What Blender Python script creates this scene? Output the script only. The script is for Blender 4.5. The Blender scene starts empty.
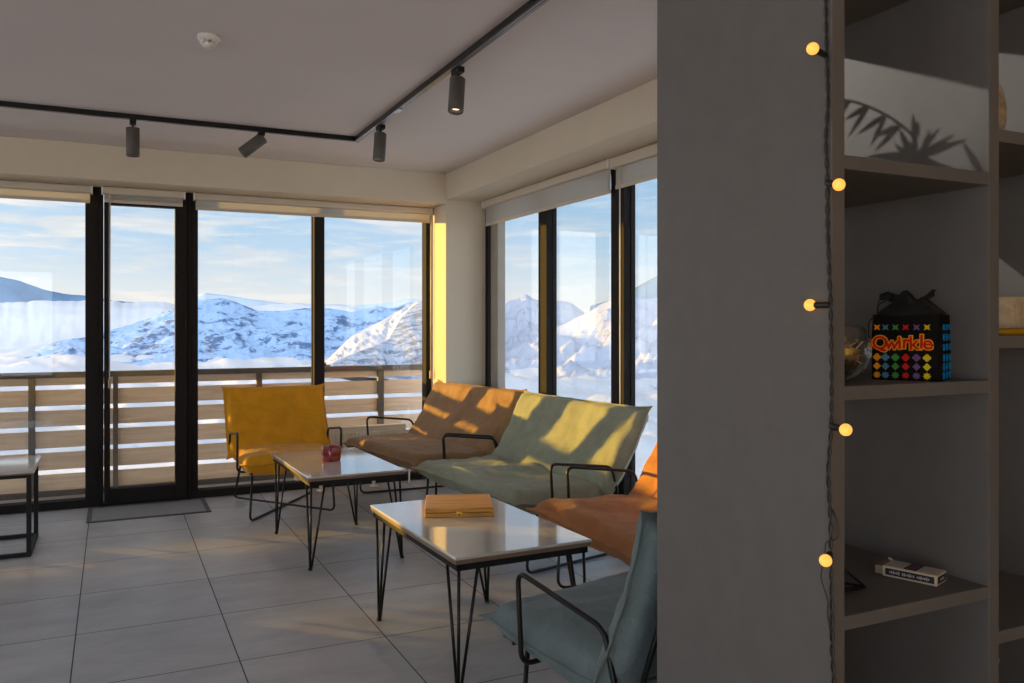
import bpy, bmesh, math, random
from math import sin, cos, pi, radians, sqrt, atan2, tan
from mathutils import Vector, Matrix, noise

# ------------------------------------------------------------------ camera, sky, sun, exposure
sc = bpy.context.scene
COL = sc.collection
FPX, YAW, HZ, CAMZ = 830.0, radians(25.75), 326.0, 1.335

cam = bpy.data.cameras.new('camera')
cam_o = bpy.data.objects.new('camera', cam)
COL.objects.link(cam_o)
cam.sensor_fit = 'HORIZONTAL'
cam.sensor_width = 36.0
cam.lens = 36.0 * FPX / 1024.0
cam.shift_y = -(341.5 - HZ) / 1024.0
cam.clip_start = 0.05
cam.clip_end = 60000
cam_o.location = (0, 0, CAMZ)
cam_o.rotation_euler = (pi / 2, 0, -YAW)
sc.camera = cam_o

sc.view_settings.view_transform = 'Standard'
sc.view_settings.look = 'None'
sc.view_settings.gamma = 1.0
sc.view_settings.exposure = 0.35
sc.view_settings.use_curve_mapping = False
try:
    sc.cycles.max_bounces = 10
    sc.cycles.diffuse_bounces = 6
    sc.cycles.glossy_bounces = 4
    sc.cycles.transparent_max_bounces = 24
    sc.cycles.caustics_reflective = False
    sc.cycles.caustics_refractive = False
    sc.cycles.sample_clamp_indirect = 6.0
except Exception:
    pass

SUN_DIR = Vector((0.705, -0.709, -0.0750)).normalized()      # the way the light travels
sun = bpy.data.lights.new('sun', 'SUN')
sun.energy = 7.6
sun.color = (1.0, 0.575, 0.06)
sun.angle = radians(0.6)
sun_o = bpy.data.objects.new('sun', sun)
COL.objects.link(sun_o)
sun_o.rotation_euler = SUN_DIR.to_track_quat('-Z', 'Y').to_euler()


class NT:
    """small node tree writer"""
    def __init__(s, tree):
        s.t = tree
        tree.nodes.clear()

    def n(s, kind, ins=None, **props):
        nd = s.t.nodes.new(kind)
        for k, v in props.items():
            setattr(nd, k, v)
        for k, v in (ins or {}).items():
            sock = nd.inputs[k]
            if isinstance(v, bpy.types.NodeSocket):
                s.t.links.new(v, sock)
            else:
                sock.default_value = v
        return nd

    def math(s, op, a, b=None, c=None, clamp=False):
        ins = {0: a}
        if b is not None:
            ins[1] = b
        if c is not None:
            ins[2] = c
        return s.n('ShaderNodeMath', ins, operation=op, use_clamp=clamp).outputs[0]

    def mix(s, f, a, b, blend='MIX'):
        nd = s.n('ShaderNodeMix', None, data_type='RGBA', blend_type=blend)
        for sock, v in ((nd.inputs[0], f), (nd.inputs[6], a), (nd.inputs[7], b)):
            if isinstance(v, bpy.types.NodeSocket):
                s.t.links.new(v, sock)
            else:
                sock.default_value = v if not isinstance(v, tuple) or len(v) == 4 else v + (1,)
        return nd.outputs[2]

    def ramp(s, f, stops, interp='LINEAR'):
        nd = s.n('ShaderNodeValToRGB', {0: f})
        cr = nd.color_ramp
        cr.interpolation = interp
        while len(cr.elements) < len(stops):
            cr.elements.new(0.5)
        for e, (p, c) in zip(cr.elements, stops):
            e.position = p
            e.color = c if len(c) == 4 else c + (1,)
        return nd.outputs[0]

    def smooth(s, f, a, b):
        nd = s.n('ShaderNodeMapRange', {0: f, 1: a, 2: b, 3: 0.0, 4: 1.0}, interpolation_type='SMOOTHSTEP')
        return nd.outputs[0]


def build_world():
    w = bpy.data.worlds.new('evening_sky')
    sc.world = w
    w.use_nodes = True
    t = NT(w.node_tree)
    co = t.n('ShaderNodeTexCoord').outputs['Generated']
    sp = t.n('ShaderNodeSeparateXYZ', {0: co})
    x, y, z = sp.outputs
    el = t.math('ARCSINE', z)
    az = t.math('ARCTAN2', x, y)
    # clear gradient, cream near the horizon and blue above
    base = t.ramp(t.math('MULTIPLY_ADD', el, 1.0, 0.1), [
        (0.00, (0.62, 0.66, 0.72)), (0.10, (0.80, 0.77, 0.72)), (0.135, (0.72, 0.76, 0.78)),
        (0.19, (0.48, 0.64, 0.80)), (0.27, (0.35, 0.55, 0.78)), (0.42, (0.36, 0.50, 0.70)), (1.0, (0.36, 0.46, 0.60))])
    # streaky clouds in two layers
    cv = t.n('ShaderNodeCombineXYZ', {0: t.math('MULTIPLY', az, 5.0), 1: t.math('MULTIPLY', el, 34.0), 2: 3.7}).outputs[0]
    n1 = t.n('ShaderNodeTexNoise', {'Vector': cv, 'Scale': 1.25, 'Detail': 7.0, 'Roughness': 0.58, 'Distortion': 0.5}).outputs[0]
    cv2 = t.n('ShaderNodeCombineXYZ', {0: t.math('MULTIPLY', az, 9.0), 1: t.math('MULTIPLY', el, 80.0), 2: 9.1}).outputs[0]
    n2 = t.n('ShaderNodeTexNoise', {'Vector': cv2, 'Scale': 1.3, 'Detail': 6.0, 'Roughness': 0.6, 'Distortion': 0.8}).outputs[0]
    m1 = t.smooth(n1, 0.46, 0.64)
    m2 = t.math('MULTIPLY', t.smooth(n2, 0.49, 0.68), 0.8)
    m = t.math('MAXIMUM', m1, m2)
    # more of them towards the sun side, thinner high up
    side = t.smooth(az, 0.9, -0.35)
    m = t.math('MULTIPLY', m, t.math('MULTIPLY_ADD', side, 0.5, 0.5))
    ccol = t.mix(side, (0.86, 0.85, 0.85), (0.88, 0.83, 0.78))
    shade = t.n('ShaderNodeTexNoise', {'Vector': cv, 'Scale': 2.6, 'Detail': 4.0}).outputs[0]
    ccol = t.mix(t.smooth(shade, 0.42, 0.62), t.mix(0.5, ccol, (0.58, 0.62, 0.68)), ccol)
    col = t.mix(t.math('MULTIPLY', m, 0.85), base, ccol)
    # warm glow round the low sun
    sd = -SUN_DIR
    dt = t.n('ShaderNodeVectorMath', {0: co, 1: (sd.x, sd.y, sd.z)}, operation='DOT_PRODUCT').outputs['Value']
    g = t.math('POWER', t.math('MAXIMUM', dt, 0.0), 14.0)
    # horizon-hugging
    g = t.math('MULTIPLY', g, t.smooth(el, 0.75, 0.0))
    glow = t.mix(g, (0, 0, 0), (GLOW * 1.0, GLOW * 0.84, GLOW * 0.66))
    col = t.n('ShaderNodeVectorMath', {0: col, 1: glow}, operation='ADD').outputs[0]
    # sky brightened behind the viewer, added as fill light for the room
    rear = t.math('MULTIPLY_ADD', t.smooth(t.math('SUBTRACT', t.math('MULTIPLY', y, -0.8), t.math('MULTIPLY', x, 0.6)), -0.05, 0.75), REAR_FILL - 1.0, 1.0)
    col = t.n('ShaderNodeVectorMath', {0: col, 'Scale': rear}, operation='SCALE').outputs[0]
    bg = t.n('ShaderNodeBackground', {'Color': col, 'Strength': SKY})
    o = t.n('ShaderNodeOutputWorld', {'Surface': bg.outputs[0]})


GLOW, SKY, REAR_FILL = 2.4, 0.93, 4.1
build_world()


# ------------------------------------------------------------------ materials
MATS = {}


def rgb(r, g, b):
    f = lambda c: (c / 255 / 12.92) if c / 255 <= 0.04045 else ((c / 255 + 0.055) / 1.055) ** 2.4
    return (f(r), f(g), f(b))


def mat(name, col, rough=0.6, metal=0.0, spec=0.5, vary=0.06, scale=8.0, bump=0.0, bscale=60.0, emit=None, estr=0.0,
        sheen=0.0, coat=0.0, stretch=(1, 1, 1), trans=0.0):
    if name in MATS:
        return MATS[name]
    m = bpy.data.materials.new(name)
    MATS[name] = m
    m.use_nodes = True
    t = NT(m.node_tree)
    co = t.n('ShaderNodeTexCoord').outputs['Object']
    mp = t.n('ShaderNodeMapping', {'Vector': co, 'Scale': stretch}).outputs[0]
    nz = t.n('ShaderNodeTexNoise', {'Vector': mp, 'Scale': scale, 'Detail': 5.0, 'Roughness': 0.6}).outputs[0]
    lo = tuple(c * (1 - vary) for c in col)
    hi = tuple(min(1, c * (1 + vary)) for c in col)
    c = t.mix(t.smooth(nz, 0.3, 0.7), lo, hi)
    ins = {'Base Color': c, 'Roughness': rough, 'Metallic': metal, 'Specular IOR Level': spec}
    if sheen:
        ins['Sheen Weight'] = sheen
        ins['Sheen Roughness'] = 0.5
    if coat:
        ins['Coat Weight'] = coat
        ins['Coat Roughness'] = 0.05
    if emit:
        ins['Emission Color'] = emit + (1,)
        ins['Emission Strength'] = estr
    if trans:
        ins['Transmission Weight'] = trans
    if bump:
        b2 = t.n('ShaderNodeTexNoise', {'Vector': mp, 'Scale': bscale, 'Detail': 4.0}).outputs[0]
        bp = t.n('ShaderNodeBump', {'Height': b2, 'Strength': bump, 'Distance': 0.01})
        ins['Normal'] = bp.outputs[0]
    p = t.n('ShaderNodeBsdfPrincipled', ins)
    t.n('ShaderNodeOutputMaterial', {'Surface': p.outputs[0]})
    return m


def glass_mat(name, tint=(0.97, 0.98, 0.98), refl=1.0, rough=0.0):
    m = bpy.data.materials.new(name)
    MATS[name] = m
    m.use_nodes = True
    t = NT(m.node_tree)
    fc = t.n('ShaderNodeLayerWeight', {'Blend': 0.5}).outputs['Facing']      # Schlick, the same from both sides of the pane
    fr = t.math('MULTIPLY_ADD', t.math('POWER', fc, 5.0), 0.96, 0.04)
    a = t.n('ShaderNodeBsdfTransparent', {'Color': tint + (1,)}).outputs[0]
    g = t.n('ShaderNodeBsdfGlossy', {'Color': (1, 1, 1, 1), 'Roughness': rough}).outputs[0]
    mx = t.n('ShaderNodeMixShader', {0: t.math('MULTIPLY', fr, refl, clamp=True), 1: a, 2: g})
    t.n('ShaderNodeOutputMaterial', {'Surface': mx.outputs[0]})
    return m


def floor_mat():
    m = bpy.data.materials.new('grey_porcelain_tile')
    m.use_nodes = True
    t = NT(m.node_tree)
    co = t.n('ShaderNodeTexCoord').outputs['Object']
    sp = t.n('ShaderNodeSeparateXYZ', {0: co})
    S = 0.6
    u = t.math('DIVIDE', t.math('SUBTRACT', sp.outputs[0], -0.14), S)
    v = t.math('DIVIDE', t.math('SUBTRACT', sp.outputs[1], 3.45), S)
    def line(a):
        f = t.math('FRACT', a)
        d = t.math('MINIMUM', f, t.math('SUBTRACT', 1.0, f))
        return t.math('LESS_THAN', d, 0.0042)
    gr = t.math('MAXIMUM', line(u), line(v))
    idx = t.n('ShaderNodeCombineXYZ', {0: t.math('FLOOR', u), 1: t.math('FLOOR', v), 2: 0.0}).outputs[0]
    wn = t.n('ShaderNodeTexWhiteNoise', {'Vector': idx}, noise_dimensions='3D')
    off = t.n('ShaderNodeVectorMath', {0: wn.outputs['Color'], 1: (37.0, 37.0, 37.0)}, operation='MULTIPLY').outputs[0]
    cc = t.n('ShaderNodeVectorMath', {0: co, 1: off}, operation='ADD').outputs[0]
    mp = t.n('ShaderNodeMapping', {'Vector': cc, 'Scale': (1.0, 2.2, 1.0)}).outputs[0]
    n1 = t.n('ShaderNodeTexNoise', {'Vector': mp, 'Scale': 2.4, 'Detail': 7.0, 'Roughness': 0.62}).outputs[0]
    n2 = t.n('ShaderNodeTexNoise', {'Vector': mp, 'Scale': 26.0, 'Detail': 3.0}).outputs[0]
    c = t.ramp(t.math('MULTIPLY_ADD', n2, 0.18, t.math('MULTIPLY', n1, 0.85)),
               [(0.32, rgb(160, 157, 157)), (0.70, rgb(193, 189, 187))])
    c = t.mix(t.math('MULTIPLY', wn.outputs['Value'], 0.10), c, rgb(110, 110, 112))
    c = t.mix(gr, c, rgb(58, 56, 55))
    rg = t.math('MULTIPLY_ADD', gr, 0.35, t.math('MULTIPLY_ADD', n1, 0.15, 0.33))
    bp = t.n('ShaderNodeBump', {'Height': t.math('SUBTRACT', t.math('MULTIPLY', n2, 0.05), gr), 'Strength': 0.25, 'Distance': 0.002})
    p = t.n('ShaderNodeBsdfPrincipled', {'Base Color': c, 'Roughness': rg, 'Specular IOR Level': 0.45, 'Normal': bp.outputs[0]})
    t.n('ShaderNodeOutputMaterial', {'Surface': p.outputs[0]})
    return m


def wood_mat(name, c0, c1, axis='X', rough=0.45, scale=6.0):
    m = bpy.data.materials.new(name)
    m.use_nodes = True
    t = NT(m.node_tree)
    co = t.n('ShaderNodeTexCoord').outputs['Object']
    s = {'X': (0.7, 9, 9), 'Y': (9, 0.7, 9), 'Z': (9, 9, 0.7)}[axis]
    mp = t.n('ShaderNodeMapping', {'Vector': co, 'Scale': s}).outputs[0]
    n1 = t.n('ShaderNodeTexNoise', {'Vector': mp, 'Scale': scale, 'Detail': 6.0, 'Roughness': 0.65, 'Distortion': 0.8}).outputs[0]
    c = t.ramp(n1, [(0.30, c0), (0.68, c1)])
    bp = t.n('ShaderNodeBump', {'Height': n1, 'Strength': 0.12, 'Distance': 0.004})
    p = t.n('ShaderNodeBsdfPrincipled', {'Base Color': c, 'Roughness': rough, 'Normal': bp.outputs[0]})
    t.n('ShaderNodeOutputMaterial', {'Surface': p.outputs[0]})
    return m


def fabric_mat(name, col, dark=0.82):
    m = bpy.data.materials.new(name)
    m.use_nodes = True
    t = NT(m.node_tree)
    co = t.n('ShaderNodeTexCoord').outputs['Object']
    n1 = t.n('ShaderNodeTexNoise', {'Vector': co, 'Scale': 5.0, 'Detail': 6.0, 'Roughness': 0.65, 'Distortion': 1.2}).outputs[0]
    n2 = t.n('ShaderNodeTexNoise', {'Vector': co, 'Scale': 260.0, 'Detail': 2.0}).outputs[0]
    n3 = t.n('ShaderNodeTexNoise', {'Vector': co, 'Scale': 20.0, 'Detail': 5.0, 'Distortion': 2.0}).outputs[0]
    c = t.mix(t.smooth(n1, 0.32, 0.68), tuple(k * dark for k in col), col)
    c = t.mix(t.math('MULTIPLY', n2, 0.12), c, tuple(k * 0.6 for k in col))
    h = t.math('ADD', t.math('MULTIPLY', n2, 0.12), t.math('ADD', t.math('MULTIPLY', n3, 0.55), t.math('MULTIPLY', n1, 0.6)))
    bp = t.n('ShaderNodeBump', {'Height': h, 'Strength': 0.5, 'Distance': 0.013})
    p = t.n('ShaderNodeBsdfPrincipled', {'Base Color': c, 'Roughness': 0.82, 'Specular IOR Level': 0.25, 'Sheen Weight': 0.12,
                                         'Sheen Roughness': 0.4, 'Normal': bp.outputs[0]})
    t.n('ShaderNodeOutputMaterial', {'Surface': p.outputs[0]})
    return m


def screen_mat():
    """roller blind cloth: off-white, lets part of the daylight through"""
    m = bpy.data.materials.new('blind_screen_fabric')
    m.use_nodes = True
    t = NT(m.node_tree)
    co = t.n('ShaderNodeTexCoord').outputs['Object']
    n = t.n('ShaderNodeTexNoise', {'Vector': co, 'Scale': 300.0}).outputs[0]
    c = t.mix(n, (0.56, 0.53, 0.48), (0.64, 0.61, 0.56))
    d = t.n('ShaderNodeBsdfDiffuse', {'Color': c}).outputs[0]
    tr = t.n('ShaderNodeBsdfTranslucent', {'Color': c}).outputs[0]
    tp = t.n('ShaderNodeBsdfTransparent', {'Color': (1, 1, 1, 1)}).outputs[0]
    a = t.n('ShaderNodeMixShader', {0: 0.32, 1: d, 2: tr}).outputs[0]
    b = t.n('ShaderNodeMixShader', {0: 0.14, 1: a, 2: tp}).outputs[0]
    t.n('ShaderNodeOutputMaterial', {'Surface': b})
    return m


def snow_mat(name, snow, rock, amount=0.5, scale=0.004, steep=0.55):
    m = bpy.data.materials.new(name)
    m.use_nodes = True
    t = NT(m.node_tree)
    co = t.n('ShaderNodeTexCoord').outputs['Object']
    mp = t.n('ShaderNodeMapping', {'Vector': co, 'Scale': (1, 1, 2.2)}).outputs[0]
    n1 = t.n('ShaderNodeTexNoise', {'Vector': mp, 'Scale': scale, 'Detail': 10.0, 'Roughness': 0.68}).outputs[0]
    n2 = t.n('ShaderNodeTexNoise', {'Vector': mp, 'Scale': scale * 7, 'Detail': 6.0, 'Roughness': 0.65}).outputs[0]
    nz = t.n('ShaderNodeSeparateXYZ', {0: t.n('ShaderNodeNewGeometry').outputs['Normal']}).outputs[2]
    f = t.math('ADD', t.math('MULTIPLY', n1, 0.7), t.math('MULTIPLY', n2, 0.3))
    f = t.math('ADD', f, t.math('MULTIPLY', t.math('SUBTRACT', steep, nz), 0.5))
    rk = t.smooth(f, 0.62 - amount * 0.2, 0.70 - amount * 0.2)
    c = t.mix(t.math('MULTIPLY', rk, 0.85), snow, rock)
    bp = t.n('ShaderNodeBump', {'Height': n2, 'Strength': 0.35, 'Distance': 25.0})
    p = t.n('ShaderNodeBsdfPrincipled', {'Base Color': c, 'Roughness': 0.9, 'Specular IOR Level': 0.1, 'Normal': bp.outputs[0]})
    t.n('ShaderNodeOutputMaterial', {'Surface': p.outputs[0]})
    return m


WALL = mat('cream_wall_paint', rgb(212, 199, 178), 0.85, spec=0.2, vary=0.02, scale=3, bump=0.05, bscale=180)
CEIL = mat('grey_white_ceiling_paint', rgb(222, 215, 212), 0.9, spec=0.15, vary=0.015, scale=2)
FLOOR = floor_mat()
FRAME = mat('anthracite_window_frame', rgb(42, 39, 38), 0.75, spec=0.08, vary=0.05, scale=20)
GLASS = glass_mat('window_glass', refl=0.45)
BLIND = mat('cream_blind_cassette', rgb(200, 188, 170), 0.55, vary=0.02)
SCREEN = screen_mat()
BLACK = mat('black_powder_coat', rgb(30, 29, 29), 0.38, metal=0.35, vary=0.1, scale=40)
BLACKM = mat('black_matt_metal', rgb(30, 29, 29), 0.6, spec=0.25, vary=0.08, scale=30)
TRACKM = mat('black_track_metal', rgb(34, 33, 34), 0.28, metal=0.4, vary=0.08, scale=30)
CHROME = mat('brushed_steel', rgb(185, 185, 190), 0.25, metal=1.0, vary=0.05)
TABLE = mat('glossy_cream_laminate', rgb(196, 190, 184), 0.07, spec=0.6, vary=0.02, scale=6, coat=0.5)
TABLE_EDGE = mat('bevelled_table_edge', rgb(128, 104, 84), 0.35, vary=0.05)
SHELF = mat('anthracite_shelf_board', rgb(107, 103, 100), 0.55, spec=0.35, vary=0.04, scale=14, bump=0.04, bscale=200)
RADI = mat('cream_radiator_enamel', rgb(242, 230, 204), 0.35, vary=0.02)
DECKW = wood_mat('weathered_balcony_board', rgb(200, 174, 148), rgb(232, 208, 180), 'X', 0.7, 3.0)
RAILM = mat('dark_railing_metal', rgb(84, 76, 70), 0.5, vary=0.08)
DECKF = mat('balcony_floor_tile', rgb(150, 142, 136), 0.6, vary=0.1, scale=2.5)
BOXW = wood_mat('honey_oak_box', rgb(150, 96, 30), rgb(214, 152, 62), 'X', 0.4, 5.0)
WHITEP = mat('white_plastic', rgb(226, 220, 212), 0.5, vary=0.02)
MATR = mat('grey_ribbed_mat', rgb(142, 140, 138), 0.95, vary=0.25, scale=120, bump=0.5, bscale=300)
MATB = mat('dark_mat_border', rgb(88, 86, 86), 0.85, vary=0.1)


# ------------------------------------------------------------------ mesh helpers
class MB:
    def __init__(s):
        s.bm = bmesh.new()
        s.mi = 0

    def _tag(s, faces):
        for f in faces:
            f.material_index = s.mi

    def box(s, lo, hi, bevel=0.0, rot=None, piv=None, seg=2):
        n0 = len(s.bm.faces)
        lo, hi = Vector(lo), Vector(hi)
        r = bmesh.ops.create_cube(s.bm, size=1.0)
        vs = r['verts']
        c, d = (lo + hi) / 2, hi - lo
        for v in vs:
            v.co = Vector((v.co.x * d.x, v.co.y * d.y, v.co.z * d.z)) + c
        if bevel > 0:
            es = list({e for v in vs for e in v.link_edges})
            b = min(bevel, min(abs(d.x), abs(d.y), abs(d.z)) * 0.45)
            bmesh.ops.bevel(s.bm, geom=es, offset=b, segments=seg, affect='EDGES', profile=0.5)
        s.bm.faces.ensure_lookup_table()
        fs = [f for f in s.bm.faces[n0:]] if bevel > 0 else list({f for v in vs for f in v.link_faces})
        if rot is not None:
            p = Vector(piv) if piv is not None else c
            vv = {v for f in fs for v in f.verts}
            for v in vv:
                v.co = rot @ (v.co - p) + p
        s._tag(fs)
        return s

    def tube(s, pts, r, seg=10, closed=False, cap=True):
        pts = [Vector(p) for p in pts]
        n = len(pts)
        rings = []
        up = None
        for i in range(n):
            if closed:
                t = (pts[(i + 1) % n] - pts[i - 1]).normalized()
            else:
                t = (pts[min(i + 1, n - 1)] - pts[max(i - 1, 0)]).normalized()
            if up is None:
                up = t.orthogonal().normalized()
            else:
                up = (up - t * up.dot(t))
                up = up.normalized() if up.length > 1e-6 else t.orthogonal().normalized()
            w = t.cross(up)
            rr = r[i] if isinstance(r, (list, tuple)) else r
            rings.append([s.bm.verts.new(pts[i] + (up * cos(2 * pi * k / seg) + w * sin(2 * pi * k / seg)) * rr) for k in range(seg)])
        fs = []
        m = n if closed else n - 1
        for i in range(m):
            a, b = rings[i], rings[(i + 1) % n]
            for k in range(seg):
                fs.append(s.bm.faces.new((a[k], a[(k + 1) % seg], b[(k + 1) % seg], b[k])))
        if cap and not closed:
            fs.append(s.bm.faces.new(rings[0][::-1]))
            fs.append(s.bm.faces.new(rings[-1]))
        for f in fs:
            f.smooth = True
        s._tag(fs)
        return s

    def lathe(s, prof, c=(0, 0, 0), seg=28, axis=None, cap=True):
        """prof: (radius, height) pairs from bottom to top"""
        c = Vector(c)
        M = Matrix.Identity(3) if axis is None else Vector((0, 0, 1)).rotation_difference(Vector(axis)).to_matrix()
        rings = []
        for (r, h) in prof:
            rings.append([s.bm.verts.new(c + M @ Vector((r * cos(2 * pi * k / seg), r * sin(2 * pi * k / seg), h))) for k in range(seg)])
        fs = []
        for a, b in zip(rings, rings[1:]):
            for k in range(seg):
                fs.append(s.bm.faces.new((a[k], a[(k + 1) % seg], b[(k + 1) % seg], b[k])))
        for f in fs:
            f.smooth = True
        if cap:
            fs.append(s.bm.faces.new(rings[0][::-1]))
            fs.append(s.bm.faces.new(rings[-1]))
        s._tag(fs)
        return s

    def grid(s, P, smooth=True, flip=False):
        """P: 2-D list of points"""
        V = [[s.bm.verts.new(p) for p in row] for row in P]
        fs = []
        for i in range(len(V) - 1):
            for j in range(len(V[0]) - 1):
                q = (V[i][j], V[i][j + 1], V[i + 1][j + 1], V[i + 1][j])
                f = s.bm.faces.new(q[::-1] if flip else q)
                f.smooth = smooth
                fs.append(f)
        s._tag(fs)
        return V

    def prism(s, pts2, y0, y1, M=None):
        """closed outline in x,z extruded along y"""
        f = (lambda p: p) if M is None else (lambda p: M @ p)
        a = [s.bm.verts.new(f(Vector((x, y0, z)))) for x, z in pts2]
        b = [s.bm.verts.new(f(Vector((x, y1, z)))) for x, z in pts2]
        n = len(a)
        fs = [s.bm.faces.new(a), s.bm.faces.new(b[::-1])]
        for i in range(n):
            fs.append(s.bm.faces.new((a[i], b[i], b[(i + 1) % n], a[(i + 1) % n])))
        s._tag(fs)
        return s

    def build(s, name, mats, parent=None, recalc=True):
        if recalc:
            bmesh.ops.recalc_face_normals(s.bm, faces=s.bm.faces)
        me = bpy.data.meshes.new(name)
        s.bm.to_mesh(me)
        s.bm.free()
        for m in (mats if isinstance(mats, (list, tuple)) else [mats]):
            me.materials.append(m)
        o = bpy.data.objects.new(name, me)
        COL.objects.link(o)
        if parent is not None:
            o.parent = parent
        return o


def fillet(pts, r, n=6):
    pts = [Vector(p) for p in pts]
    out = [pts[0]]
    for i in range(1, len(pts) - 1):
        a, b, c = pts[i - 1], pts[i], pts[i + 1]
        d1, d2 = (a - b), (c - b)
        k = min(r, d1.length * 0.48, d2.length * 0.48)
        p, q = b + d1.normalized() * k, b + d2.normalized() * k
        for j in range(n + 1):
            t = j / n
            out.append(p * (1 - t) ** 2 + b * 2 * t * (1 - t) + q * t * t)
    out.append(pts[-1])
    return out


def thing(name, label, cat, loc=(0, 0, 0), rz=0.0, group=None):
    o = bpy.data.objects.new(name, None)
    o.empty_display_size = 0.1
    COL.objects.link(o)
    o.location = loc
    o.rotation_euler = (0, 0, rz)
    return tag(o, label, cat, group)


def tag(o, label=None, cat=None, group=None, kind=None):
    if label:
        o['label'] = label
    if cat:
        o['category'] = cat
    if group:
        o['group'] = group
    if kind:
        o['kind'] = kind
    return o


def struct(o, label=None, cat=None):
    o['kind'] = 'structure'
    return tag(o, label, cat)


def sroot(name, label, cat):
    return struct(thing(name, label, cat))


def copy_tree(o, parent=None):
    c = o.copy()
    COL.objects.link(c)
    if parent is not None:
        c.parent = parent
    for ch in list(o.children):
        copy_tree(ch, c)
    return c


def plain_box(name, lo, hi, m, bevel=0.0, parent=None):
    return MB().box(lo, hi, bevel).build(name, m, parent)


# ------------------------------------------------------------------ room shell
XL, XR, YB, YF, ZC = -7.0, 2.88, 6.85, -3.0, 2.61
fl = MB()
fl.grid([[(x, y, 0) for x in (XL, XR + 0.12)] for y in (YF, YB + 0.06)], smooth=False)
fl = fl.build('floor', FLOOR, recalc=False)
struct(fl, 'grey square porcelain floor tiles with thin dark grout', 'floor')
struct(plain_box('ceiling', (XL, YF, ZC), (XR + 0.3, YB + 0.3, ZC + 0.2), CEIL), 'plain pale grey ceiling above the lounge', 'ceiling')
struct(plain_box('wall_back', (XL, 6.5, 2.36), (XR + 0.3, 7.05, ZC), WALL, 0.006), 'cream lowered beam over the back windows and door', 'beam')
struct(plain_box('wall_right', (2.52, YF, 2.39), (XR + 0.3, 6.5, ZC), WALL, 0.006), 'cream lowered beam over the right-hand window row', 'beam')
struct(plain_box('wall_corner', (2.52, 6.496, 0), (2.99, 7.05, 2.40), WALL, 0.004), 'cream corner pillar between the two window rows, sunlit on one side', 'pillar')
fw = MB()
fw.box((XL, YF - 0.15, 0), (XR + 0.3, YF, 0.4))
fw.box((XL, YF - 0.15, 2.35), (XR + 0.3, YF, ZC))
for a, b in ((XL, -6.2), (-0.9, XR + 0.3)):
    fw.box((a, YF - 0.15, 0.4), (b, YF, 2.35))
struct(fw.build('wall_front', WALL), 'unseen cream wall behind the viewer with one wide opening added for fill daylight', 'wall')  # opening added in this unseen wall to brighten the room
# unseen left wall, two broad openings added to let in fill daylight
lw = MB()
lw.box((XL - 0.15, YF, 0), (XL, YB, 0.35))
lw.box((XL - 0.15, YF, 2.3), (XL, YB, ZC))
for a, b in ((YF, -2.2), (1.6, 2.2), (6.0, YB)):
    lw.box((XL - 0.15, a, 0.35), (XL, b, 2.3))
struct(lw.build('wall_left', WALL), 'unseen cream far left wall with two broad openings added for fill daylight', 'wall')
# solid back wall left of the glazing and lower right wall near the viewer
struct(plain_box('wall_rear', (XL, YB, 0), (-2.62, YB + 0.2, 2.36), WALL), 'cream wall left of the glazed back front', 'wall')
struct(plain_box('wall_side', (XR, YF, 0), (XR + 0.2, 1.9, 2.39), mat('bounce_cutting_grey', rgb(120, 117, 114), 0.85)), 'wall behind the open shelf unit, greyed to cut warm bounce light', 'wall')  # grey chosen to stop orange light bouncing onto the shelf


def glazed(name, label, cat, axis, plane, a, b, z0, z1, posts, st=0.05, dep=0.11, bot=0.06, top=0.06, light=None):
    """a window: dark frame, one pane per field; posts are extra mullions (centre, width)"""
    w = sroot(name, label, cat)
    f = MB()

    def bx(m, s0, s1, zz0, zz1, d0=0.0, d1=dep, bev=0.003):
        if axis == 'x':
            m.box((s0, plane + d0, zz0), (s1, plane + d1, zz1), bev)
        else:
            m.box((plane + d0, s0, zz0), (plane + d1, s1, zz1), bev)
    bx(f, a, b, z0, z0 + bot)
    bx(f, a, b, z1 - top, z1)
    bx(f, a, a + st, z0 + bot, z1 - top)
    bx(f, b - st, b, z0 + bot, z1 - top)
    f.build('frame', FRAME, w)
    xs = [a + st]
    for c, wd in posts:
        m = MB()
        bx(m, c - wd / 2, c + wd / 2, z0 + bot, z1 - top, -0.012, dep)
        # thin bead along the mullion
        bx(m, c - wd / 2 - 0.006, c - wd / 2, z0 + bot, z1 - top, dep * 0.5, dep * 0.75, 0.001)
        m.build('mullion', FRAME, w)
        xs += [c - wd / 2, c + wd / 2]
    xs.append(b - st)
    for s0, s1 in zip(xs[0::2], xs[1::2]):
        m = MB()
        bx(m, s0, s1, z0 + bot, z1 - top, dep * 0.55, dep * 0.55 + 0.006, 0)
        m.build('glass_pane', GLASS, w)
    return w


ZT = 2.375
glazed('window_1', 'tall fixed window left of the balcony door', 'window', 'x', YB, -1.62, -0.085, 0.0, ZT, [], st=0.09)
glazed('window_2', 'wide two-pane window between the door and the corner pillar', 'window', 'x', YB, 0.555, 2.52, 0.0, ZT, [(1.54, 0.084)], st=0.048)
glazed('window_3', 'tall fixed window at the far left of the back wall', 'window', 'x', YB, -2.62, -1.62, 0.0, ZT, [], st=0.06)
glazed('window_4', 'three-part window row along the right wall behind the sofas', 'window', 'y', XR, 1.9, 6.5, 0.0, 2.39, [(5.43, 0.13), (4.42, 0.15), (3.2, 0.13)], st=0.06, bot=0.10, dep=0.075)
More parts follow.
